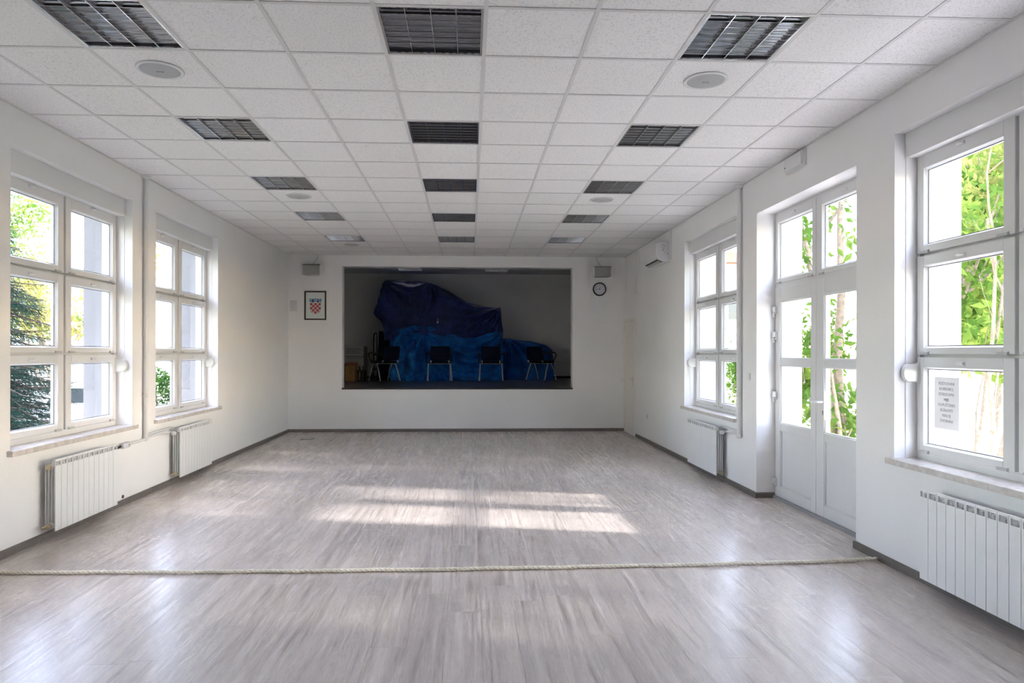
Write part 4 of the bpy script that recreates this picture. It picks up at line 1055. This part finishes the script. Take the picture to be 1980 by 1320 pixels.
# garden side: young multi-stemmed trees close to the facade
# the crowns leave the low sun a way to the double door (thinned where its rays pass)
def sunway(q, r_):
    # follow the sun ray through q down to the door plane
    k = (q.x-XR)/SUN_DIR.x; y_ = q.y-SUN_DIR.y*k; z_ = q.z-SUN_DIR.z*k
    if 4.9 < y_ < 7.2 and .5 < z_ < 3.0: return r_.random() < .25
    return True
leafy_tree('young tree with big fresh leaves right outside the double door', (4.72, 8.55, GZ+.12), [(0, 0, (.02, -.01, 1), 3.6, .055), (.22, -.3, (.28, -.12, 1), 3.0, .05), (.05, .25, (-.1, .25, 1), 2.6, .03), (-.1, -.25, (-.05, -.3, 1), 2.4, .03)], 11, 3600, .15, 'leaf', 'bark', 'young trees outside the double-door side', singles=240, zmin=.3, keep=sunway,
    main=([(-.02, -.05, 0), (.03, -.04, .8), (-.02, -.02, 1.6), (.05, .0, 2.5), (.04, .02, 3.4), (.10, .05, 4.2)], [.066, .060, .056, .050, .042, .02]))
leafy_tree('multi-stemmed shrubby tree outside the window with the notice', (5.05, 6.55, GZ+.12), [(0, 0, (.05, -.12, 1), 3.3, .035), (.12, .10, (.22, .05, 1), 3.2, .03), (-.05, -.1, (.0, -.35, 1), 3.0, .025), (.2, -.2, (.4, -.3, 1), 2.9, .022), (.1, .3, (.25, .35, 1), 3.0, .026), (.25, .15, (.5, .25, 1), 2.6, .018), (.0, -.3, (.15, -.55, 1), 2.6, .016)], 23, 4200, .13, 'leaf', 'bark', 'young trees outside the double-door side', singles=120, zmin=1.55, keep=sunway)
leafy_tree('slender yellow-green tree between the garden shrub and the fence', (6.9, 7.9, GZ+.12), [(0, 0, (.0, .1, 1), 4.2, .05), (.3, .3, (.3, .1, 1), 3.6, .03)], 31, 6000, .13, 'leaf_autumn', 'bark', 'young trees outside the double-door side', zmin=1.0, spread=.4, keep=sunway)
leafy_tree('shrub low outside the window beside the riser pipe', (4.9, 12.0, GZ+.12), [(0, 0, (0, 0, 1), 1.0, .03), (.3, .4, (.1, .2, 1), 1.1, .03)], 37, 1600, .10, 'leaf', 'bark', 'young trees outside the double-door side', spread=.3, name='shrub')
for k, (x, y, H_) in enumerate(((14.5, 19.5, 6.5), (9.6, 10.6, 5.5), (11.3, 14.2, 5.6))):
    leafy_tree('leafy garden tree beyond the lawn, %s' % ['toward the red-roofed house', 'beyond the double door', 'between the double door and the fence'][k], (x, y, GZ+.12), [(0, 0, (.05, .05, 1), H_*.75, .09)], 50+k, 5200, .24, 'leaf' if k else 'leaf_autumn', 'bark', 'garden trees beyond the lawn', spread=.75, zmin=1.0, keep=sunway)
def crown_tree(label, c, rad, seed, nleaf, group='round-crowned trees by the terrace', base=GZ+.12, ls=.17, mat='leaf'):
    r_ = random.Random(seed); t = thing('tree', label, 'tree', (c[0], c[1], base), group)
    g = G(); g.tube([(c[0], c[1], base), (c[0]+.05, c[1], c[2]-rad[2]*.4), (c[0], c[1]+.05, c[2]+rad[2]*.5)], [.10, .07, .02], 9)
    for k in range(14):
        d_ = rv(r_); z_ = c[2]-rad[2]*.5+r_.uniform(0, rad[2]*.8)
        g.tube([(c[0]+.03, c[1], z_), (c[0]+d_.x*rad[0]*.8, c[1]+d_.y*rad[1]*.8, z_+.3+abs(d_.z)*.4)], [.03, .008], 5)
    obj('trunk', g, M['bark'], t); g = G()
    for k in range(nleaf):
        d_ = rv(r_); f_ = r_.uniform(.35, 1)**.5*(1+.18*noise.noise(d_*2.5))
        add_leaf(g, Vector(c)+Vector((d_.x*rad[0], d_.y*rad[1], d_.z*rad[2]))*f_, rv(r_)+d_*.5, rv(r_), ls, ls*.53)
    obj('foliage', g, M[mat], t, stuff=True)
crown_tree('round-crowned tree by the terrace, in front of the notice window', (7.6, 2.75, 3.7), (1.15, 1.5, 1.7), 61, 4600)
crown_tree('round-crowned tree by the terrace, in front of the window beside the pipe', (7.5, 7.6, 3.5), (1.1, 1.0, 1.7), 62, 1500)
crown_tree('unseen tree added behind the viewer to block the sun', (8.0, .4, 3.7), (1.1, 1.2, 1.4), 64, 1000)  # out of view, added to hold back part of the sun
crown_tree('small round-crowned tree by the terrace, level with the double door', (7.8, 5.2, 4.75), (.95, .95, .75), 63, 650)
# fence
fe = thing('garden_fence', 'grey wire mesh fence at the end of the lawn', 'fence', (12.5, 8, GZ+.12))
for k in range(12): obj('post', G().box(12.47, 12.53, -2+k*2.4-.03, -2+k*2.4+.03, GZ+.12, 1.25), M['fence_metal'], fe)
g = G()
for k in range(9): g.box(12.495, 12.505, -2, 24.4, .0+k*.14, .006+k*.14)
for k in range(220): g.box(12.496, 12.504, -2+k*.12, -2+k*.12+.006, -.10, 1.15)
obj('mesh_panel', g, M['fence_metal'], fe, stuff=True)
hs = thing('neighbour_house', 'white house with red tiled roof far beyond the garden', 'house', (13, 40, GZ))
obj('wall', G().box(11.2, 14.9, 36, 48, GZ, 6.3), M['facade'], hs)
obj('roof', G().prism([(10.8, 6.3), (15.3, 6.3), (15.3, 6.45), (13, 7.1), (10.8, 6.45)], 'y', 35.6, 48.6), M['rooftile'], hs)
for k in range(3):
    x = 11.5+k*1.15; wn = obj('window', G().box(x, x+.8, 35.93, 35.999, 3.2, 4.8), M['pvc_cap'], hs); obj('pane', G().box(x+.06, x+.74, 35.90, 35.929, 3.3, 4.7), M['carglass'], wn)

# street side: blue spruce, pale autumn trees, white house, parked car, hedge
sp = thing('spruce', 'blue-green spruce with drooping branches close outside the window', 'tree', (-7.45, 10.6, GL))
g = G().tube([(-7.45, 10.6, GL), (-7.43, 10.62, 2), (-7.45, 10.6, 4.7)], [.13, .08, .012], 10); obj('trunk', g, M['bark_dark'], sp)
rs = random.Random(77); gb, gn = G(), G()
def needle_twig(p, d, L_):
    side = d.cross(Vector((0, 0, 1))); side = side.normalized() if side.length > 1e-3 else Vector((1, 0, 0)); upv = side.cross(d).normalized()
    nseg = int(L_/.012)
    for k in range(nseg):
        q = p+d*(L_*k/nseg)-Vector((0, 0, .12*L_*(k/nseg)**2)); sg = 1 if k % 2 else -1
        e = (side*sg*rs.uniform(.5, 1)+d*.8+upv*rs.uniform(-.5, .8)).normalized()*rs.uniform(.026, .044)*(1-.3*k/nseg)
        w2 = d.cross(e).normalized()*.003+d*.0045
        gn.add([q-w2, q+w2, q+e], [(0, 1, 2)])
z = GL+.25
while z < 4.55:
    f_ = (4.75-z)/(4.75-GL); Rr = 1.75*f_**.85+.12; nb_ = 16 if z < 1.5 else (11 if z < 3.2 else 6)
    for k in range(nb_):
        az = rs.uniform(0, 2*PI); zz = z+rs.uniform(-.06, .06)
        hd = Vector((math.cos(az), math.sin(az), 0)); L_ = Rr*rs.uniform(.7, 1.08); pts = []; dr_ = rs.uniform(.25, .6)
        for j in range(7):
            s_ = j/6; pts.append(Vector((-7.45, 10.6, zz))+hd*L_*s_+Vector((0, 0, .16*s_*L_-dr_*L_*s_*s_+.15*L_*s_**4)))
        gb.tube(pts, [.014*(1-.8*j/6)+.002 for j in range(7)], 5, False)
        nt_w = int(L_/.042)
        for j in range(nt_w):
            s_ = .12+.88*(j/nt_w); i_ = min(int(s_*6), 5); p = pts[i_].lerp(pts[i_+1], s_*6-i_); d0 = (pts[i_+1]-pts[i_]).normalized()
            sg = 1 if j % 2 else -1; sd = hd.cross(Vector((0, 0, 1)))*sg
            dd = (d0*.7+sd*.8+Vector((0, 0, -.60+rs.uniform(-.45, .25)))).normalized()
            needle_twig(p, dd, (.34*(1-s_*.6)+.06)*rs.uniform(.7, 1.1))
        needle_twig(pts[5], (pts[6]-pts[5]).normalized(), .22)
    z += .085
obj('branches', gb, M['bark_dark'], sp, stuff=True); obj('needles', gn, M['needle'], sp, stuff=True)

for k, (x, y, H_, m_) in enumerate(((-17.5, 21.5, 9, 'leaf_autumn'), (-13.5, 23, 8, 'leaf_autumn'), (-21, 30, 10, 'leaf'), (-19, 17, 8, 'leaf_autumn'))):
    leafy_tree('pale autumn street tree, %s' % ['behind the spruce', 'beside the white house', 'beyond the white house', 'across the road'][k], (x, y, GL), [(0, 0, (.03, .02, 1), H_*.62, .13)], 80+k, 4200, .20, m_, 'bark', 'street trees across the road', spread=1.1, zmin=2.0)
for k, (x, y) in enumerate(((-13.5, -3.5), (-13.0, .8), (-13.2, 5.0))):  # unseen trees, added to cut the sky light reaching the door-side wall
    crown_tree('unseen tree added to block the street-side sky, %s' % ['farthest behind the viewer', 'just behind the viewer', 'level with the viewer'][k], (x, y, 4.2), (2.4, 2.4, 3.2), 90+k, 3200, 'unseen trees screening the sky', GL, .32, 'leaf_autumn')
wh = thing('white_house', 'white house with a cornice line across the road', 'house', (-19, 33, GL))
obj('wall', G().box(-26, -15.0, 31, 40, GL, 4.6), M['facade'], wh)
obj('cornice', G().box(-26.1, -14.9, 30.85, 31, 2.02, 2.2).box(-26.1, -14.9, 30.8, 31, 4.45, 4.6), M['pvc_cap'], wh)
for k in range(4):
    x = -24.6+k*2.6; wn = obj('window', G().box(x, x+1.1, 30.94, 30.999, .7, 1.9), M['gold_pale'], wh); obj('pane', G().box(x+.08, x+1.02, 30.91, 30.939, .78, 1.82), M['carglass'], wn)
obj('roof', G().prism([(-26.6, 4.6), (-14.4, 4.6), (-20.5, 5.5)], 'y', 30.4, 40.6), M['pvc_cap'], wh)
cr = thing('parked_car', 'white hatchback parked on the road beyond the spruce', 'car', (-12.3, 22.6, GL+.02))
def car():
    X0, Y0, Z0 = -12.3, 22.6, GL+.02
    side_p = [(-2.0, .35), (-2.02, .62), (-1.95, .80), (-1.15, .90), (-.55, 1.38), (.95, 1.44), (1.70, 1.02), (1.98, .95), (2.02, .55), (1.98, .32), (1.6, .25), (-1.6, .25)]
    g = G().prism([(Y0+y, Z0+z) for y, z in side_p], 'x', X0-.84, X0+.84); obj('body', g, M['carpaint'], cr, bevel=.06)
    g = G().prism([(Y0+y, Z0+z) for y, z in ((-1.02, .95), (-.55, 1.33), (.9, 1.38), (1.55, 1.02))], 'x', X0-.848, X0+.848); obj('side_windows', g, M['carglass'], cr, bevel=.01)
    g = G().add([(X0-.66, Y0-1.12, Z0+.935), (X0+.66, Y0-1.12, Z0+.935), (X0+.60, Y0-.60, Z0+1.36), (X0-.60, Y0-.60, Z0+1.36)], [(0, 1, 2, 3)]); obj('windscreen', g, M['carglass'], cr)
    for sx in (-1, 1):
        for yy in (-1.28, 1.25):
            wl_ = obj('wheel', G().lathe([(.12, -.1), (.29, -.1), (.31, -.07), (.31, .07), (.29, .1), (.12, .1)], (X0+sx*.76, Y0+yy, Z0+.31), 'x', 24), M['tyre'], cr)
            obj('hubcap', G().lathe([(.0001, 0), (.17, 0), (.18, -.01*sx)], (X0+sx*.865, Y0+yy, Z0+.31), 'x', 20), M['chrome'], wl_)
        obj('headlight', G().box(X0+sx*.50, X0+sx*.80, Y0-2.03, Y0-1.99, Z0+.62, Z0+.76), M['chrome'], cr, bevel=.01)
        obj('mirror', G().box(X0+sx*.84, X0+sx*.98, Y0-.72, Y0-.64, Z0+.92, Z0+1.03), M['carpaint'], cr, bevel=.015)
    obj('bumper', G().box(X0-.82, X0+.82, Y0-2.07, Y0-1.99, Z0+.28, Z0+.48), M['dark_grey'], cr, bevel=.02)
    obj('grille', G().box(X0-.35, X0+.35, Y0-2.045, Y0-1.99, Z0+.56, Z0+.66), M['dark'], cr, bevel=.01)
car()
hg = thing('hedge', 'rounded green hedge outside the window next to the stage wall', 'hedge', (-7.3, 16.0, GL))
g = G(); gs = G(); rh = random.Random(9)
for k in range(6): gs.tube([(-7.3+rh.uniform(-.3, .3), 16+rh.uniform(-.5, .5), GL), (-7.3+rh.uniform(-.5, .5), 16+rh.uniform(-.9, .9), .8)], [.03, .01], 6)
for k in range(9000):
    d_ = rv(rh); q = Vector((-7.3, 16.0, -.1))+Vector((d_.x*.75, d_.y*1.5, d_.z*1.1+.10))*(rh.uniform(.72, 1.0)+.10*noise.noise(d_*3))
    if q.z > GL+.02: add_leaf(g, q, (d_+rv(rh)*.8), rv(rh), .075, .045)
obj('stems', gs, M['bark'], hg); obj('foliage', g, M['hedge'], hg, stuff=True)
